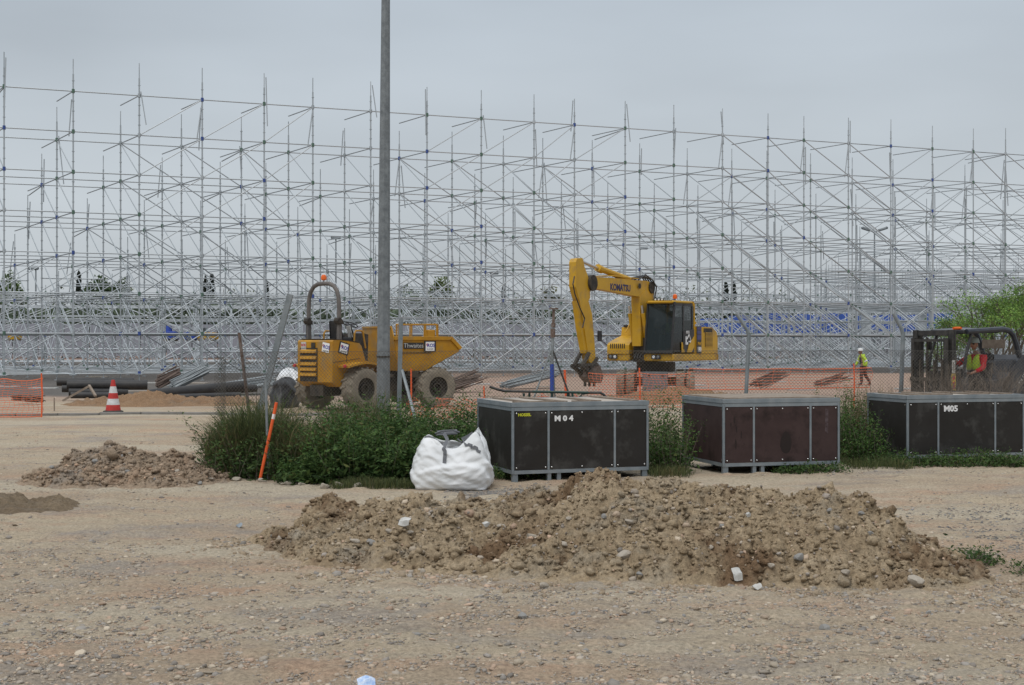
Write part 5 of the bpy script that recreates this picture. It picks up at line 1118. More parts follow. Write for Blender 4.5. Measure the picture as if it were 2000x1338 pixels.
def forklift():
    o = at(1826, 29.3); G = gzs(o.x, 29.3); rt = empty('forklift', (o.x, 29.3, G), R(-150)); tag(rt, 'dark forklift with tall mast and curved roll cage beside the fence', 'forklift')
    m = M['mast']
    for s in (-1, 1):
        b = MB(); b.box((.05, s * .50, 1.02), (.07, .13, 2.02), bev=.008); b.box((-.03, s * .47, 1.02), (.16, .05, 2.0)); b.box((.17, s * .46, .95), (.06, .09, 1.8)); b.box((.11, s * .435, .95), (.10, .03, 1.8)); b.build('mast_upright', m, rt)
    b = MB(); b.box((.02, 0, 1.96), (.10, .9, .12), bev=.01); b.box((.17, 0, 1.80), (.05, .86, .06)); b.box((.02, 0, 1.2), (.07, .9, .05)); b.build('mast_crossbar', m, rt)
    b = MB(); b.bar((.1, -.12, .1), (.1, -.12, 1.86), .03); b.bar((.1, .12, .1), (.1, .12, 1.5), .022); b.build('lift_ram', M['dark'], rt)
    b = MB()
    for y in (-.2, .2): b.tube([(.14, y, .6), (.14, y, 1.85), (.08, y, 1.9), (.02, y, 1.85), (.02, y, .9)], .012, 6)
    b.build('lift_chain', M['black'], rt)
    b = MB(); b.box((.24, 0, .55), (.05, .95, .10)); b.box((.24, 0, .95), (.05, .95, .08))
    for y in (-.42, -.2, 0, .2, .42): b.box((.24, y, .95), (.04, .04, .85))
    b.build('carriage', M['dark'], rt)
    for s in (-1, 1): MB().prism([(.27, .25), (.31, .25), (.31, .12), (1.3, .10), (1.3, .07), (.27, .07), (.27, .7), (.31, .7)][:0] or [(.265, .06), (1.3, .06), (1.3, .08), (.31, .11), (.31, .75), (.265, .75)], s * .3 - .05, s * .3 + .05).build('fork', M['dark'], rt)
    x = lambda X_: X_
    b = MB(); b.prism([(-.25, .3), (-.25, .95), (-.45, 1.0), (-.6, .55), (-1.2, .5), (-1.25, .9), (-1.7, .98), (-2.2, 1.35), (-2.6, 1.32), (-2.75, .9), (-2.7, .3)], -.52, .52); b.build('chassis', M['navy'], rt)
    b = MB(); b.prism([(-1.62, .4), (-1.78, .98), (-2.0, 1.34), (-2.2, 1.48), (-2.62, 1.46), (-2.86, 1.0), (-2.8, .35)], -.56, .56); b.build('counterweight', M['navy'], rt)
    for px, s in ((0, 1), (0, -1)): wheel('wheel', rt, (-.05, s * .62, .33), .33, .22, None, 14, .5, 'greyplate', s)
    for s in (-1, 1): wheel('wheel', rt, (-1.95, s * .46, .26), .26, .18, None, 14, .5, 'greyplate', s)
    # overhead guard
    for s in (-1, 1):
        b = MB(); b.tube([(-.32, s * .50, .95), (-.42, s * .50, 1.5), (-.62, s * .48, 1.98)], .035, 8); b.build('front_pillar', M['black'], rt)
        b = MB(); b.tube([(-.45, s * .48, 1.99), (-1.0, s * .49, 2.02), (-1.55, s * .5, 2.05), (-1.78, s * .5, 2.02), (-1.92, s * .5, 1.93), (-2.02, s * .5, 1.75), (-2.12, s * .5, 1.5), (-2.22, s * .5, 1.28)], .062, 8); b.build('roll_cage', M['navy'], rt, None, True)
    b = MB(); b.box((-.98, 0, 2.045), (1.15, .92, .035), (0, R(2), 0), bev=.01); b.build('roof_panel', M['greyplate'], rt)
    b = MB(); b.box((-.40, 0, 1.985), (.10, .98, .09), bev=.02)
    for i in range(5): b.box((-.6 - i * .22, 0, 1.99), (.05, .92, .05))
    b.build('roof_bar', M['black'], rt)
    b = MB(); b.box((-.42, .25, 2.03 + .04), (.10, .22, .06), bev=.02); b.build('beacon', M['orange_glass'], rt)
    b = MB(); b.bar((-2.05, -.48, 1.36), (-2.05, .48, 1.36), .02); b.box((-1.6, .5, 1.33), (1.0, .03, .05)); b.build('side_rail', M['navy'], rt)
    MB().box((-2.0, -.1, 1.72), (.04, .62, .2)).build('rear_board', M['twig'], rt)
    b = MB(); b.box((-.35, 0, .95), (.2, .9, .35), bev=.04); b.box((-.45, .15, 1.12), (.12, .35, .12), bev=.02); b.build('dashboard', M['black'], rt)
    b = MB(); b.bar((-.48, .05, 1.0), (-.66, .05, 1.25), .022); rg = [Vector((-.68, .05, 1.27)) + (Vector((.6, 0, .8)) * math.cos(t) * .17 + Vector((0, 1, 0)) * math.sin(t) * .17) for t in [i * math.pi / 8 for i in range(17)]]; b.tube(rg, .014, 6); b.build('steering_wheel', M['black'], rt)
    b = MB(); b.box((-1.3, 0, .86), (.5, .48, .14), bev=.04); b.box((-1.58, 0, 1.2), (.12, .46, .62), (0, R(-8), 0), bev=.04); b.build('seat', M['black'], rt)
    MB().box((.05, .566, 1.23), (.09, .008, .28)).build('sticker', M['offwhite'], rt); text('HOLD', .075, M['black'], rt, frame((.05, .571, 1.23), (0, 0, -1), (-1, 0, 0)), ext=.001, bold=.001)
    MB().box((.05, .5665, .90), (.13, .008, .36)).build('warning_sticker', mat('sticker_yellow', (.62, .42, .02), .5, c2=(.5, .33, .02), nscale=30), rt)
    b = MB()
    for (z, h) in ((.99, .07), (.88, .05), (.79, .08)): b.box((.045, .572, z), (.07, .004, h), (0, R(20), 0))
    b.build('pictogram', M['red_ink'], rt)
    text('976 519 008', .10, M['offwhite'], rt, frame((-2.22, .563, 1.02), (-.62, 0, .78), (.78, 0, .62)), ext=.001, sx=1.0, bold=.002)
    b = MB(); b.tube([(-.05, -.3, 1.1), (-.1, -.35, 1.5), (-.2, -.35, 1.66)], .012, 5); b.box((-.2, -.35, 1.70), (.06, .16, .22), bev=.03); b.build('mirror', M['black'], rt)
    return o, G
FO, FG = forklift()

# ================================================================ people
def head(rt, c, fwd, s=1.0, hat='helmet', glasses=False):
    """face with eyes, nose, mouth, ears and a brimmed helmet; c centre of head"""
    rz = math.atan2(fwd[1], fwd[0]); Tm = Matrix.Translation(c) @ Matrix.Rotation(rz, 4, 'Z') @ Matrix.Scale(s, 4)
    V = []; Fc = []; n, k = 24, 16
    for j in range(k + 1):
        ph = math.pi * j / k - math.pi / 2
        for i in range(n):
            t = 2 * math.pi * i / n; x = math.cos(t) * math.cos(ph); y = math.sin(t) * math.cos(ph); z = math.sin(ph)
            f = max(0, x); X = x * .098; Y = y * .076; Zz = z * .118
            X += .022 * f ** 6 * math.exp(-((z + .05) / .16) ** 2) * math.exp(-(y / .22) ** 2)
            X -= .010 * f * math.exp(-((z - .12) / .10) ** 2) * (math.exp(-((abs(y) - .42) / .18) ** 2))
            X += .006 * f * math.exp(-((z + .42) / .06) ** 2) * math.exp(-(y / .3) ** 2)
            if z < -.2: Y *= 1 - .35 * (-.2 - z); X *= 1 - .1 * (-.2 - z)
            V.append((X, Y, Zz))
    for j in range(k):
        for i in range(n): Fc.append((j * n + i, j * n + (i + 1) % n, (j + 1) * n + (i + 1) % n, (j + 1) * n + i))
    b = MB(); b.add(V, Fc)
    for s_ in (-1, 1): b.lathe([(.004, -.006), (.026, -.004), (.028, .004), (.01, .008)], (-.005, s_ * .074, 0), 'y', 10)
    hd = xf(b, Tm).build('head', M['skin'], rt, None, True)
    e = MB()
    for s_ in (-1, 1): e.lathe([(.001, 0), (.011, .001), (.001, .008)], (.082, s_ * .03, .014), 'x', 8)
    xf(e, Tm).build('eye', M['cloth_dark'], hd); xf(MB().box((.092, 0, -.05), (.006, .04, .006)), Tm).build('mouth', M['red_shirt'], hd)
    if glasses: g = MB(); g.box((.088, 0, .015), (.02, .13, .035), bev=.005); xf(g, Tm).build('glasses', M['black'], rt)
    h = MB(); h.lathe([(.128, .035), (.118, .05), (.115, .09), (.098, .135), (.06, .162), (.005, .172)], n=20); h.box((.12, 0, .045), (.09, .15, .014), (0, R(8), 0), bev=.005); h.box((0, 0, .155), (.18, .03, .03), bev=.01)
    xf(h, Tm).build('helmet', M[hat], rt, None, True)
def hand(pts, edges, rad, w, d, side, curl=.5):
    """palm with four unequal bent fingers and a thumb, appended to a skin skeleton at vertex w"""
    d = Vector(d).normalized(); s = d.orthogonal().normalized(); nn = d.cross(s); b0 = Vector(pts[w]); palm = len(pts); pts.append(tuple(b0 + d * .075)); edges.append((w, palm)); rad.append((.036, .018))
    for k, L in enumerate((.062, .072, .068, .052)):
        off = s * (k - 1.5) * .021; a = b0 + d * .09 + off; q = a + (d * .6 + nn * curl).normalized() * L * .55; r_ = q + (d * .2 + nn * curl * 1.6).normalized() * L * .5; i = len(pts)
        pts += [tuple(a), tuple(q), tuple(r_)]; edges += [(palm, i), (i, i + 1), (i + 1, i + 2)]; rad += [.0095, .0085, .0075]
    a = b0 + d * .03 - s * .035 * side; q = a + (d * .7 - s * .5 * side + nn * .4).normalized() * .045; i = len(pts); pts += [tuple(a), tuple(q)]; edges += [(w, i), (i, i + 1)]; rad += [.012, .0095]

def walker():
    Y = 60.5; c = at(1686, Y); G = gzs(c.x, Y); rt = empty('person', (c.x, Y, G), R(0)); tag(rt, 'walking worker in open yellow high visibility jacket, dark trousers and white helmet', 'person')
    # facing screen left and a little towards the viewer; x = right, y = away
    hip = (0, 0, .86); chest = (-.06, 0, 1.22); neck = (-.09, 0, 1.38)
    P = [hip, (-.03, 0, 1.05), chest, neck, (-.11, -.01, 1.44)]; E = [(0, 1), (1, 2), (2, 3), (3, 4)]; Rd = [(.14, .12), (.125, .11), (.15, .12), (.06, .06), (.05, .05)]
    def limb(a, pts, rads):
        p = a
        for q, r in zip(pts, rads): P.append(q); E.append((p, len(P) - 1)); Rd.append(r); p = len(P) - 1
        return p
    # legs mid-stride
    limb(0, [(-.02, -.09, .80), (-.12, -.10, .46), (-.10, -.10, .12), (-.13, -.10, .04), (-.25, -.10, .03)], [.095, .062, .045, .045, .03])
    limb(0, [(.03, .09, .80), (.13, .10, .46), (.30, .10, .16), (.33, .10, .07), (.25, .10, .0)], [.095, .062, .045, .045, .03])
    w1 = limb(2, [(-.05, -.2, 1.32), (.08, -.27, 1.08), (.06, -.27, .84)], [.06, .045, .032]); hand(P, E, Rd, w1, (-.1, 0, -1), 1)
    w2 = limb(2, [(-.06, .2, 1.32), (-.18, .27, 1.08), (-.28, .25, .88)], [.06, .045, .032]); hand(P, E, Rd, w2, (-.4, 0, -1), -1)
    skinmesh('body', P, E, Rd, M['skin'], rt)
    skinmesh('shirt', [hip, (-.03, 0, 1.05), chest, (-.09, 0, 1.35)], [(0, 1), (1, 2), (2, 3)], [(.155, .14), (.14, .125), (.165, .135), (.08, .08)], M['cloth_dark'], rt)
    for s, (a, b_, h) in ((-1, ((-.05, -.2, 1.33), (.08, -.27, 1.08), (.06, -.27, .86))), (1, ((-.06, .2, 1.33), (-.18, .27, 1.08), (-.27, .25, .90)))):
        skinmesh('jacket', [(-.06, s * .07, 1.36), a, b_, h, (.03, s * .13, 1.15), (.05, s * .14, .84)], [(0, 1), (1, 2), (2, 3), (0, 4), (4, 5)], [(.09, .09), .085, .068, .058, (.12, .10), (.13, .11)], M['hiviz'], rt)
        b = MB(); b.tube([Vector(a).lerp(Vector(b_), .75), Vector(a).lerp(Vector(b_), .95)], .078, 8); b.build('reflective_band', M['lamp_lens'], rt)
    skinmesh('trousers', [(0, 0, .9), (-.02, -.09, .80), (-.12, -.10, .46), (-.10, -.10, .12), (.03, .09, .80), (.13, .10, .46), (.30, .10, .18)], [(0, 1), (1, 2), (2, 3), (0, 4), (4, 5), (5, 6)], [(.165, .15), .12, .085, .07, .12, .085, .07], M['trousers'], rt)
    skinmesh('boot', [(-.10, -.10, .16), (-.11, -.10, .06), (-.26, -.10, .04)], [(0, 1), (1, 2)], [.06, .06, .045], M['cloth_dark'], rt)
    skinmesh('boot', [(.29, .10, .20), (.34, .10, .09), (.25, .10, .0)], [(0, 1), (1, 2)], [.06, .06, .045], M['cloth_dark'], rt)
    head(rt, (-.13, -.01, 1.53), (-1, -.35, 0))
    return rt
walker()
def seated(name_loc, rz, G, label, shirt, vest, arms, hat, grp=None, glasses=False, slim=1.0):
    rt = empty('person', name_loc, rz); tag(rt, label, 'person', grp)   # x forward, hips at origin
    P = [(0, 0, 0), (-.02, 0, .22), (-.03, 0, .42), (-.02, 0, .55), (0, 0, .62)]; E = [(0, 1), (1, 2), (2, 3), (3, 4)]; Rd = [(.14, .16), (.12, .14), (.13, .17), (.06, .06), (.05, .05)]
    def limb(a, pts, rads):
        p = a
        for q, r in zip(pts, rads): P.append(q); E.append((p, len(P) - 1)); Rd.append(r); p = len(P) - 1
        return p
    for s in (-1, 1): limb(0, [(.08, s * .1, 0), (.45, s * .13, .03), (.52, s * .13, -.38), (.62, s * .13, -.42)], [.09, .065, .045, .035])
    A = []
    for s in (-1, 1):
        e, w = arms[0 if s < 0 else 1]; i = limb(2, [(-.02, s * .2, .45), e, w], [.062, .046, .032]); hand(P, E, Rd, i, Vector(w) - Vector(e), s, .9); A.append(((-.02, s * .2, .45), e, w))
    skinmesh('body', P, E, Rd, M['skin'], rt)
    skinmesh('trousers', [(0, 0, .0), (.08, -.1, 0), (.45, -.13, .03), (.52, -.13, -.36), (.08, .1, 0), (.45, .13, .03), (.52, .13, -.36)], [(0, 1), (1, 2), (2, 3), (0, 4), (4, 5), (5, 6)], [(.16, .17), .12, .09, .07, .12, .09, .07], M['cloth_dark'], rt)
    pts = [(-.02, 0, .15), (-.03, 0, .42), (-.02, 0, .52)]; ed = [(0, 1), (1, 2)]; rd = [(.14, .16), (.145, .185), (.08, .09)]
    for (a, e, w) in A: i = len(pts); pts += [a, e, tuple(Vector(e).lerp(Vector(w), .85))]; ed += [(1, i), (i, i + 1), (i + 1, i + 2)]; rd += [.08, .064, .052]
    skinmesh('shirt', pts, ed, rd, M[shirt], rt)
    if vest:
        for s in (-1, 1): skinmesh('vest', [(.0, s * .10, .54), (.02, s * .12, .38), (.01, s * .11, .12)], [(0, 1), (1, 2)], [(.075, .08), (.155, .095), (.16, .10)], M[vest], rt)
    head(rt, (.035, 0, .74), (1, .15, 0), 1.0, hat, glasses)
    return rt
ro = R(-150); fv = Vector((math.cos(ro), math.sin(ro), 0)); lv = Vector((-fv.y, fv.x, 0)); dp = Vector((FO.x, 29.3, FG)) + fv * -1.22 + lv * .05
seated((dp.x, dp.y, FG + .97), ro, 0, 'forklift driver in red shirt, yellow vest and pale helmet', 'red_shirt', 'hiviz', [((.22, -.3, .28), (.46, -.16, .36)), ((.12, .34, .22), (.36, .26, .12))], 'helmet_dull', glasses=True)
er = math.atan2(-.839, -.545); ef = Vector((math.cos(er), math.sin(er), 0)); el = Vector((-ef.y, ef.x, 0)); ep = Vector((4.92, 45.5, 0)) + ef * .25 + el * .7
seated((ep.x, ep.y, gzs(4.92, 45.5) + 2.1), er, 0, 'operator sitting behind the dark glass of the excavator cab', 'cloth_dark', 'hiviz', [((.2, -.3, .25), (.45, -.3, .2)), ((.2, .3, .25), (.45, .3, .2))], 'helmet_dull')

# ================================================================ scaffold grandstands
cyl = {}
def cylmesh(n, m):
    k = (n, m.name)
    if k not in cyl:
        cyl[k] = MB().bar((0, 0, 0), (0, 0, 1), 1, n).mesh('tube', m, True)
    return cyl[k]
def rod(name, a, b, r, m, parent, n=6):
    a = Vector(a); b = Vector(b); d = b - a; o = bpy.data.objects.new(name, cylmesh(n, m)); col.objects.link(o); o.parent = parent; o.location = a
    o.rotation_mode = 'QUATERNION'; o.rotation_quaternion = Vector((0, 0, 1)).rotation_difference(d.normalized()); o.scale = (r, r, d.length); return o
def rods_np(name, segs, r, m, parent, n=4):
    A = np.array([s[0] for s in segs], float); B = np.array([s[1] for s in segs], float); D = B - A; L = np.linalg.norm(D, axis=1, keepdims=True); D = D / L
    ref = np.where(np.abs(D[:, 2:3]) > .8, [[1., 0, 0]], [[0, 0, 1.]]); U = np.cross(D, ref); U /= np.linalg.norm(U, axis=1, keepdims=True); W = np.cross(D, U); rows = []
    for P in (A, B):
        for i in range(n): t = 2 * math.pi * (i + .5) / n; rows.append(P + (U * math.cos(t) + W * math.sin(t)) * r)
    V = np.stack(rows, 1).reshape(-1, 3); b = np.arange(len(A))[:, None] * 2 * n
    Fc = np.concatenate([b + [i, (i + 1) % n, n + (i + 1) % n, n + i] for i in range(n)], 0)
    o = link(name, npmesh(name, V, Fc, m, True), parent); tag(o, kind='stuff'); return o
def add_rods(name, segs, r, m, rt, cap, n=6, key=None):
    if key: segs = sorted(segs, key=key)
    for a, b in segs[:cap]: rod(name, a, b, r, m, rt, n)
    if len(segs) > cap: rods_np(name, segs[cap:], r, m, rt, 5)
def main_stand():
    px = [-128, 8, 143, 272, 395, 516, 611, 724, 834, 940, 1043, 1122, 1221, 1316, 1411, 1500, 1570, 1657, 1740, 1821, 1901, 1964, 2043, 2118, 2190]
    O = Vector((0, 62, 0)); rt = empty('scaffold_grandstand', O); tag(rt, 'huge unfinished grandstand of galvanised scaffold tubes, tallest tubes standing nearest', 'scaffold')
    g = M['galv']; rr = random.Random(11); rn = np.random.default_rng(3)
    F = []
    for x in px: p = 40.2 - .0054 * x; F.append(Vector(((x - 1000) / p, FX / p, 0)) - O)
    v2 = Vector((-1.75, 2.75, 0)); K = 8; z = lambda j: .2 + 2 * j
    nd = lambda i, k: F[i] + v2 * k
    stds, led, tr, br, cp, jk, loose = [], [], [], [], [], [], []
    n = len(F)
    for i in range(n):
        for k in range(K):
            top = 15.8 - 1.95 * k + rr.uniform(-.12, .12); b = nd(i, k)
            stds.append((b + Vector((0, 0, .05)), b + Vector((0, 0, top - .75)))); jk.append((b + Vector((0, 0, top - .75)), b + Vector((0, 0, top))))
            gl = -.2; jk.append((b + Vector((0, 0, gl)), b + Vector((0, 0, .1))))
            if rr.random() < .7:
                zb = z(7 - k) - 2 * rr.choice((0, .9, .6)); q = Vector((rr.choice((-.14, .14, .18)), rr.uniform(-.1, .1), 0)); tl = Vector((rr.uniform(-.22, .22), 0, 0)); loose.append((b + q + tl + Vector((0, 0, zb - rr.uniform(.2, 1.2))), b + q * .6 + Vector((0, 0, zb + 1.4))))
            if rr.random() < .5 and k < 7:
                zb = z(7 - k); a = b + Vector((0, 0, zb - .05)); loose.append((a, a - Vector((.25, .1, 2.0 + rr.uniform(-.2, .2)))) if rr.random() < .45 else (a, a + v2 * .92 + Vector((0, 0, -.22))))
            for j in range(8 - k):
                p = b + Vector((0, 0, z(j))); cp.append(p)
                if i < n - 1: led.append((p, nd(i + 1, k) + Vector((0, 0, z(j)))))
                if k < K - 1: tr.append((p, b + v2 + Vector((0, 0, z(j)))))
                if k < K - 1 and 0 < j < 8 - k - 1 + 0: br.append((nd(i, k + 1) + Vector((0, 0, z(j))), b + Vector((0, 0, z(j - 1)))))
                if k < K - 1 and j == 8 - k - 1 and False: pass
            if i < n - 1:
                for j in range(1, 8 - k):
                    dl = (3 <= i <= 5) or (8 <= i <= 11) or i in (18, 19)
                    if (k == 0 and dl) or (k == 1 and i >= 14) or (k in (4,) and dl): br.append((nd(i + 1, k) + Vector((0, 0, z(j))), b + Vector((0, 0, z(j - 1)))))
                    if (k == 1 and dl) or (k == 0 and 14 <= i <= 17) or (k == 0 and i >= 20) or (k == 3 and dl) or (k == 2 and i >= 13) or (k == 5 and i % 3 == 0): br.append((b + Vector((0, 0, z(j))), nd(i + 1, k) + Vector((0, 0, z(j - 1)))))
    for i in range(n - 1):
        for k in range(1, 7):
            for j in (1, 2, 3):
                if j < 8 - k and rr.random() < .6:
                    p, q = nd(i, k) + Vector((0, 0, z(j))), nd(i + 1, k) + Vector((0, 0, z(j - 1)))
                    if rr.random() < .5: p, q = nd(i + 1, k) + Vector((0, 0, z(j))), nd(i, k) + Vector((0, 0, z(j - 1)))
                    br.append((p, q))
                if rr.random() < .3: led.append((nd(i, k) + Vector((0, 0, z(j) - 1)), nd(i + 1, k) + Vector((0, 0, z(j) - 1))))
    vis = lambda s: (s[0].y + (0 if abs(s[0].x) < 40 else 100))
    add_rods('standard', stds, .040, g, rt, 300, 8, vis)
    add_rods('ledger', led, .032, g, rt, 300, 6, lambda s: s[0].y - s[0].z * .3)
    add_rods('transom', tr, .030, g, rt, 300, 6, lambda s: s[0].y - s[0].z * 3)
    add_rods('brace', br, .029, g, rt, 300, 6, lambda s: s[0].y - s[0].z * 2)
    add_rods('loose_tube', loose, .031, g, rt, 300, 6)
    rods_np('jack', jk, .024, M['galv'], rt, 5)
    for nm, m_, sel in (('clamp', M['clamp_blue'], 0), ('clamp', M['clamp_green'], 1), ('clamp', M['galv'], 2)):
        s = [(p - Vector((0, 0, .09)), p + Vector((0, 0, .10))) for i, p in enumerate(cp) if (hash((i * 7919) % 101) % 5 if True else 0) in ((0,), (1, 2), (3, 4))[sel]]
        rods_np(nm, s, .078, m_, rt, 6)
    # base plates and doubled base ledgers
    b = MB()
    for i in range(n):
        for k in range(K): q = nd(i, k); b.box((q.x, q.y, .155), (.32, .26, .05)); b.box((q.x, q.y, -.18), (.2, .2, .03))
    tag(b.build('base_plate', M['galv'], rt), kind='stuff')
    rose = []
    for (a, b_) in stds:
        if a.y < 3 + F[0].y + 20:
            for q in np.arange(.7, b_.z, .5): rose.append((Vector((a.x, a.y, q)), Vector((a.x, a.y, q + .03))))
    rods_np('rosette', rose, .068, M['galv'], rt, 6)
main_stand()

def generic_stand(name, label, O, u, v, nb, nk, zl, topf, seed, m, r, dens=.6, cap=300, deck=False, left=None, bd=1):
    """rows of frames: u bay vector, v row vector, zl list of level heights"""
    rt = empty(name, O); tag(rt, label, 'scaffold'); rr = random.Random(seed); u = Vector(u); v = Vector(v); S, L, T, B = [], [], [], []; dk = []
    for k in range(nk):
        for i in range(nb):
            b = u * i + v * k; tp = topf(i, k)
            if tp <= zl[0]: continue
            S.append((b + Vector((0, 0, -.2)), b + Vector((0, 0, tp + rr.uniform(.2, 1.1)))))
            for j, zz in enumerate(zl):
                if zz > tp + .1: break
                p = b + Vector((0, 0, zz))
                if i < nb - 1 and topf(i + 1, k) >= zz - .1: L.append((p, p + u))
                if k < nk - 1 and topf(i, k + 1) >= zz - .1: T.append((p, p + v))
                if j and i < nb - 1 and rr.random() < dens and topf(i + 1, k) >= zz - .1:
                    w = Vector((0, 0, zl[j - 1])); B.append((p, b + u + w) if rr.random() < .5 else (p + u, b + w))
                if j and k < nk - 1 and rr.random() < dens and topf(i, k + 1) >= zz - .1: B.append((b + v + Vector((0, 0, zz)), b + Vector((0, 0, zl[j - 1]))))
            if deck and i < nb - 1 and topf(i + 1, k) > zl[0]: dk.append((b + Vector((0, 0, tp)), b + u + Vector((0, 0, tp))))
    add_rods('standard', S, r, m, rt, cap, 5); add_rods('ledger', L, r, m, rt, cap, 5, lambda s: s[0].y - s[0].z)
    add_rods('brace', B, r * .9, m, rt, cap, 5, lambda s: s[0].y); rods_np('transom', T, r, m, rt, 4)
    rr2 = [((a - Vector((0, 0, .06))), (a + Vector((0, 0, .08)))) for a, _ in L]; rods_np('clamp', rr2, r * 2.4, M['clamp_green'], rt, 5)
    if dk:
        dm = MB().box((.5, 0, 0), (1, .34, .07)).mesh('bench_plank', M['alu'])
        for i, (a, b_) in enumerate(dk[:300]):
            o = link('bench_plank', dm, rt, a + Vector((0, 0, .25))); o.scale = ((b_ - a).length * .98, 1, 1); o.rotation_euler = (0, 0, math.atan2(u.y, u.x))
    b = MB()
    for (a, b_) in S: b.box((a.x, a.y, -.1), (.45, .35, .12))
    tag(b.build('sole_plate', M['alu'], rt), kind='stuff'); return rt
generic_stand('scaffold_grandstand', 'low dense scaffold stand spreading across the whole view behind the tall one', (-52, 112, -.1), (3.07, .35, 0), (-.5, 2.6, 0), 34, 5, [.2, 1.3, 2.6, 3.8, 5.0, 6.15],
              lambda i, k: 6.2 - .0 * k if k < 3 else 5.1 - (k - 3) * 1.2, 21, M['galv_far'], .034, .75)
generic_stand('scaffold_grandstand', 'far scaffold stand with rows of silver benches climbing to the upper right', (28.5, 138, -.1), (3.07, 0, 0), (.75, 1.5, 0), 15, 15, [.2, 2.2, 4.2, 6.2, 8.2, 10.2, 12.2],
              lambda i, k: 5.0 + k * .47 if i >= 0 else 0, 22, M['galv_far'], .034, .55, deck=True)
# rows of far deck beams and the platform edge
def far_edge():
    rt = empty('platform_edge', (26, 131, 0)); tag(rt, 'long grey platform edge beam above the blue sheeting', 'platform')
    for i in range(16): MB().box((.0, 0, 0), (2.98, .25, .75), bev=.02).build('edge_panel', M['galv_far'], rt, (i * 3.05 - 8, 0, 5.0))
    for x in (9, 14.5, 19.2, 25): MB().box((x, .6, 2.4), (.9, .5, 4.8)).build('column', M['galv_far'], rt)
far_edge()
rb = random.Random(8)
x = 1365
bi = 0
x = None
names = ['leftmost blue sheet hanging behind the excavator hood', 'second blue sheet from the excavator', 'blue sheet left of the bent fence post', 'blue sheet right of the bent fence post', 'blue sheet in the middle of the far stand', 'wide blue sheet left of the thick grey column', 'blue sheet between the two thick grey columns', 'rightmost blue sheet near the light green tree']
for (a, b_, y0, y1) in ((1362, 1420, 622, 650), (1424, 1490, 616, 652), (1496, 1540, 612, 652), (1544, 1600, 614, 650), (1604, 1655, 612, 650), (1672, 1712, 616, 645), (1716, 1790, 614, 648), (1794, 1862, 612, 642)):
    Y = 134.0; A, B = at(a, Y, y1), at(b_, Y, y0); n = 14; V = []; Fc = []
    for t in (0, 1):
        for i in range(n + 1):
            for j in range(5): u = i / n; V.append((A.x + (B.x - A.x) * u, Y + .12 * math.sin(u * 20 + bi) + t * .03, A.z + (B.z - A.z) * (j / 4 + .03 * math.sin(u * 9 + j)))) 
    q = (n + 1) * 5
    for i in range(n):
        for j in range(4): k = i * 5 + j; Fc += [(k, k + 5, k + 6, k + 1), (q + k, q + k + 1, q + k + 6, q + k + 5)]
    tag(link('blue_sheet', npmesh('blue_sheet', V, Fc, M['blue_sheet'])), names[bi], 'sheet', 'blue sheets hung on the far stand'); bi += 1

# ================================================================ far site: hoarding, lamp posts, trees, stacks
hd = empty('site_hoarding', (-90, 156, 0)); tag(hd, 'pale grey hoarding wall far behind the scaffolds', 'hoarding')
hm = MB().box((0, 0, 2.0), (2.9, .12, 3.9)).mesh('panel', M['hoard'])
for i in range(60): link('panel', hm, hd, (i * 3.0, 0, rs.uniform(-.1, .1)))
def lamp(label, px, ytop, Y, double, hw=.9):
    c = at(px, Y); zt = EYE + (HZ - ytop) / FX * Y; rt = empty('street_lamp', (c.x, Y, -.2)); tag(rt, label, 'lamp post'); MB().tube([(0, 0, 0), (0, 0, zt + .2)], [.13, .07], 6).build('pole_shaft', M['post'], rt)
    for s in ((-1, 1) if double else (1,)):
        MB().bar((0, 0, zt + .1), (s * hw * .8, 0, zt + .35 if double else zt + .25), .05).build('arm', M['post'], rt)
        b = MB(); b.box((s * hw, 0, zt + (.45 if double else .28)), (1.0, .5, .28), (0, R(-18 * s if double else 0), 0), bev=.08); b.build('lantern', M['post'], rt)
lamp('double headed lamp post rising above the far benches', 1708, 452, 140, True)
lamp('lamp post with flat lantern behind the dumper roll bar', 656, 466, 135, False, .0)
lamp('dark lamp post at the far left behind the scaffold', 70, 526, 130, False, -.25)
lamp('small lamp post with a dark lantern left of the excavator', 960, 535, 150, False, .3)
lamp('small lamp post near the head of the excavator arm', 1250, 486, 150, False, .4)
def cypress(label, px, top, Y, w, seed):
    rn = np.random.default_rng(seed); c = at(px, Y); H = EYE + (HZ - top) / FX * Y + .2; rt = plant('cypress_tree', label, 'tree', (c.x, Y, -.2)); MB().bar((0, 0, 0), (0, 0, H * .6), .12, 6, .04).build('trunk', M['bark'], rt)
    n = 1300; t = rn.uniform(.04, 1, n); r = w * np.minimum(1, t * 6) * (1 - t) ** .55 * (.7 + .3 * rn.uniform(0, 1, n)); a = rn.uniform(0, 6.28, n)
    C = np.stack([r * np.cos(a), r * np.sin(a), t * H], 1); D = np.stack([np.cos(a) * .3, np.sin(a) * .3, np.ones(n)], 1) + rn.normal(0, .2, (n, 3)); L = rn.uniform(.25, .5, n)
    link('crown', leaf_mesh('crown', C, D, L, L * .5, M['far_leaf_hazed'], np.full((n, 3), .30) * rn.uniform(.7, 1.3, (n, 1)), rn), rt)
cypress('slim dark cypress left of the round green tree', 154, 534, 170, .55, 1); cypress('left one of the dark cypress pair behind the scaffold', 402, 542, 170, .65, 2); cypress('right one of the dark cypress pair behind the scaffold', 414, 539, 170, .65, 3)
cypress('left one of the cypress pair right of the excavator cab', 1418, 556, 165, .55, 4); cypress('right one of the cypress pair right of the excavator cab', 1433, 553, 165, .6, 5); cypress('lone small cypress near the middle of the skyline', 521, 556, 175, .4, 6); cypress('thin cypress beside the head of the lamp pole', 983, 565, 170, .4, 7)
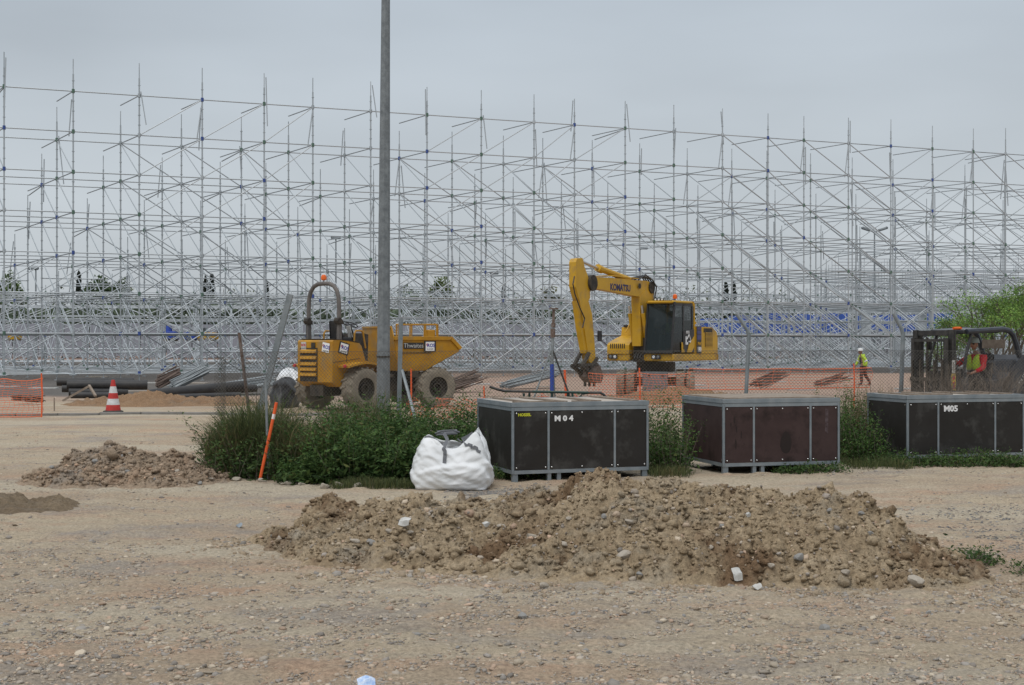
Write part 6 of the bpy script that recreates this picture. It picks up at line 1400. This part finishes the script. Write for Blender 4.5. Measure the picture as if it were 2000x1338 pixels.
def far_tree(label, px, top, Y, w, seed, n, tint, name='far_tree', low=.25, ls=.5):
    rn = np.random.default_rng(seed); c = at(px, Y); H = EYE + (HZ - top) / FX * Y + .2; rt = plant(name, label, 'tree', (c.x, Y, -.2)); b = MB(); out = []
    branches(b, Vector((0, 0, 0)), Vector((0, 0, 1)), H * .28, .16, 5, random.Random(seed), out, .45, .15); b.build('trunk', M['bark'], rt)
    q = rn.normal(0, 1, (n, 3)); q /= np.linalg.norm(q, axis=1)[:, None]; rad = rn.uniform(.35, 1, n) ** .5; rad = rad * (.75 + .5 * vn(q[:, 0] * 2.2 + 9, q[:, 2] * 2.2 + q[:, 1], seed))
    C = q * rad[:, None] * (w, w, H * (1 - low) / 2); C[:, 2] += H * (1 + low) / 2 * .97; L = ls * rn.uniform(.5, 1.3, n)
    link('crown', leaf_mesh('crown', C, rn.normal(0, 1, (n, 3)), L, L * .6, M['far_leaf_hazed'], np.array([tint]) * rn.uniform(.6, 1.35, (n, 1)), rn), rt)
far_tree('broad round green tree at the left of the skyline', 195, 542, 180, 2.6, 41, 3800, (.55, .72, .42))
far_tree('round green tree joined to the right of the broad one', 228, 545, 184, 2.0, 42, 2600, (.6, .76, .45))
far_tree('loose green tree at the far left edge', 22, 532, 175, 1.9, 43, 1500, (.9, 1.1, .6))
far_tree('yellow green drooping tree right of the lamp pole', 857, 541, 170, 1.9, 44, 2800, (1.05, 1.15, .55), low=.2)
far_tree('loose pale tree beside the yellow green one', 800, 556, 178, 2.2, 45, 900, (1.0, 1.1, .8))
far_tree('thin reddish tree left of the excavator arm', 1070, 556, 176, 1.6, 46, 900, (1.1, .95, .7))
lt = ['bare pale tree on the skyline behind the scaffold']
for i, (px, top) in enumerate(((110, 556), (262, 560), (300, 566), (340, 568), (455, 556), (487, 552), (535, 566), (700, 560), (730, 566), (760, 562), (900, 566), (940, 570), (1015, 562), (1042, 566), (1098, 562), (1300, 562), (1345, 556), (1380, 562), (1460, 560), (1490, 566), (1530, 570), (640, 570))):
    far_tree('thinly leaved pale tree on the skyline seen through the scaffold', px, top, 188 + (i % 5) * 4, 1.9, 60 + i, 330, (1.0, .98, .85), 'far_tree', .15, .42)
for o in bpy.data.objects:
    if o.get('label') == 'thinly leaved pale tree on the skyline seen through the scaffold': o['group'] = 'thin pale trees on the skyline'
def treeline():
    rn = np.random.default_rng(5); n = 26000; x = rn.uniform(-80, 80, n); y = rn.uniform(162, 172, n); top = 4.3 + 2.4 * vn(x * .12, y * .05, 3) + 1.2 * vn(x * .5, y * .3, 7); z = top * rn.uniform(.0, 1, n) ** .7
    C = np.stack([x, y, z], 1); L = rn.uniform(.4, .9, n); cl = vn(x * .3, z * .6, 9)[:, None]
    o = link('treeline', leaf_mesh('treeline', C, rn.normal(0, 1, (n, 3)), L, L * .7, M['far_leaf_hazed'], np.array([(.85, .92, .82)]) * (.5 + cl) * rn.uniform(.7, 1.3, (n, 1)), rn)); tag(o, 'low dark green band of distant trees beyond the site', 'trees', kind='stuff')  # tint raised to grey-green, painting haze onto the leaves
treeline()

def bar_pile(label, px, y, Y, n, L, ang, seed, w=.5, h=.5, lean=0, m='rust', r=.022):
    c = at(px, Y); rt = empty('bar_pile', (c.x, Y, gzs(c.x, Y)), R(ang)); tag(rt, label, 'steel bars', None); rr = random.Random(seed)
    for i in range(n):
        yy = rr.uniform(-w, w); zz = .04 + rr.uniform(0, h) * (1 - abs(yy) / w * .7); k = rr.uniform(-.15, .15)
        rod('bar', (-L / 2 + rr.uniform(-.1, .1), yy, zz), (L / 2 + rr.uniform(-.1, .1), yy + k, zz + lean + rr.uniform(-.06, .06)), r, M[m], rt, 5)
bar_pile('upright sheaf of dark steel bars in front of the scaffold', 328, 0, 55, 60, .85, 15, 1, .32, .55, .45, 'rust', .02)
bar_pile('stack of leaning grey steel tubes right of the dark sheaf', 370, 0, 54, 45, 1.5, 35, 2, .32, .4, .7, 'post', .022)
bar_pile('fan of dark steel tubes behind the front wheel of the dumper', 905, 0, 52, 36, 1.3, 24, 3, .6, .55, .4, 'rust', .02)
bar_pile('pile of scaffold braces left of the tripod prop', 1035, 0, 56, 55, 2.2, 20, 4, .5, .35, .5, 'post', .022)
bar_pile('pile of rusty bars behind the net right of the excavator', 1500, 0, 56, 40, 1.3, 28, 5, .5, .4, .5, 'rust', .02)
bar_pile('heap of rusty bars beside the walking man', 1625, 0, 58, 26, 1.4, 22, 6, .5, .3, .35, 'rust', .02)
bar_pile('pile of tubes just left of the leaning grey post', 480, 0, 50, 40, 2.2, 25, 7, .5, .45, .3, 'post', .022)
def scissor():
    c = at(815, 52); rt = empty('scissor_lift', (c.x, 52, gzs(c.x, 52))); tag(rt, 'yellow guard rail platform of a lift showing above the dumper skip', 'lift platform'); Yw = M['yellow']
    b = MB(); b.box((0, 0, .35), (1.6, .9, .4), bev=.05); b.build('base', M['dark'], rt)
    for s in (-.35, .35):
        for k in range(4): MB().bar((-.65, s, .55 + k * .3), (.65, s, .85 + k * .3), .03).build('scissor_arm', Yw, rt); MB().bar((.65, s, .55 + k * .3), (-.65, s, .85 + k * .3), .03).build('scissor_arm', Yw, rt)
    MB().box((0, 0, 1.8), (1.6, .9, .12)).build('platform', Yw, rt)
    for z in (2.15, 2.65):
        for s in (-.43, .43): MB().bar((-.78, s, z), (.78, s, z), .03).build('rail', Yw, rt)
        for x_ in (-.78, .78): MB().bar((x_, -.43, z), (x_, .43, z), .03).build('rail', Yw, rt)
    for x_ in (-.78, -.25, .3, .78):
        for s in (-.43, .43): MB().bar((x_, s, 1.82), (x_, s, 2.68), .03).build('rail_post', Yw, rt)
    MB().box((.55, -.46, 2.2), (.35, .1, .5), bev=.03).build('control_box', Yw, rt)
scissor()
def far_box(name, label, px0, px1, y0, y1, Y, m, cat, d=1.2):
    a, b_ = at(px0, Y, y1), at(px1, Y, y0); w = b_.x - a.x; h = b_.z - a.z; rt = empty(name, ((a.x + b_.x) / 2, Y, a.z)); tag(rt, label, cat)
    b = MB(); b.box((0, 0, h * .32), (w, d, h * .56), bev=.06); b.build('body', M[m], rt); b = MB(); b.box((-w * .2, 0, h * .78), (w * .4, d * .8, h * .42), tap=(.8, .8), bev=.05); b.build('cab', M['glass'] if m != 'blue_paint' else M[m], rt)
    for s in (-1, 1):
        for x_ in (-.3, .3): MB().lathe([(h * .14, -.12), (h * .14, .12)], (x_ * w, s * d * .45, h * .04), 'y', 12).build('wheel', M['rubber'], rt)
far_box('far_machine', 'small yellow machine far off behind the stand, right of the blue one', 385, 424, 640, 664, 108, 'yellow_ex', 'machine')
far_box('far_machine', 'small blue machine far off behind the stand beside the cypress pair', 322, 346, 636, 664, 108, 'blue_paint', 'machine')
far_box('far_machine', 'low blue machine far off between the blue and the yellow one', 358, 384, 648, 664, 107, 'blue_paint', 'machine')
far_box('far_machine', 'small yellow machine far off at the left edge of the stand', 20, 38, 650, 664, 108, 'yellow_ex', 'machine')
# pale boards and rubbish lying on the asphalt under the stand
for i in range(46):
    px_ = rs.uniform(10, 2000); Y = rs.uniform(52, 100); c = at(px_, Y)
    o = MB().box((0, 0, .03), (rs.uniform(.4, 1.3), rs.uniform(.2, .4), .05)).build('loose_board', M['offwhite'] if i % 3 else M['plybeige'], None, (c.x, Y, gzs(c.x, Y))); o.rotation_euler = (0, 0, rs.uniform(-.5, .5)); tag(o, 'pale board lying on the ground under the scaffold', 'board', 'pale boards lying under the scaffold')
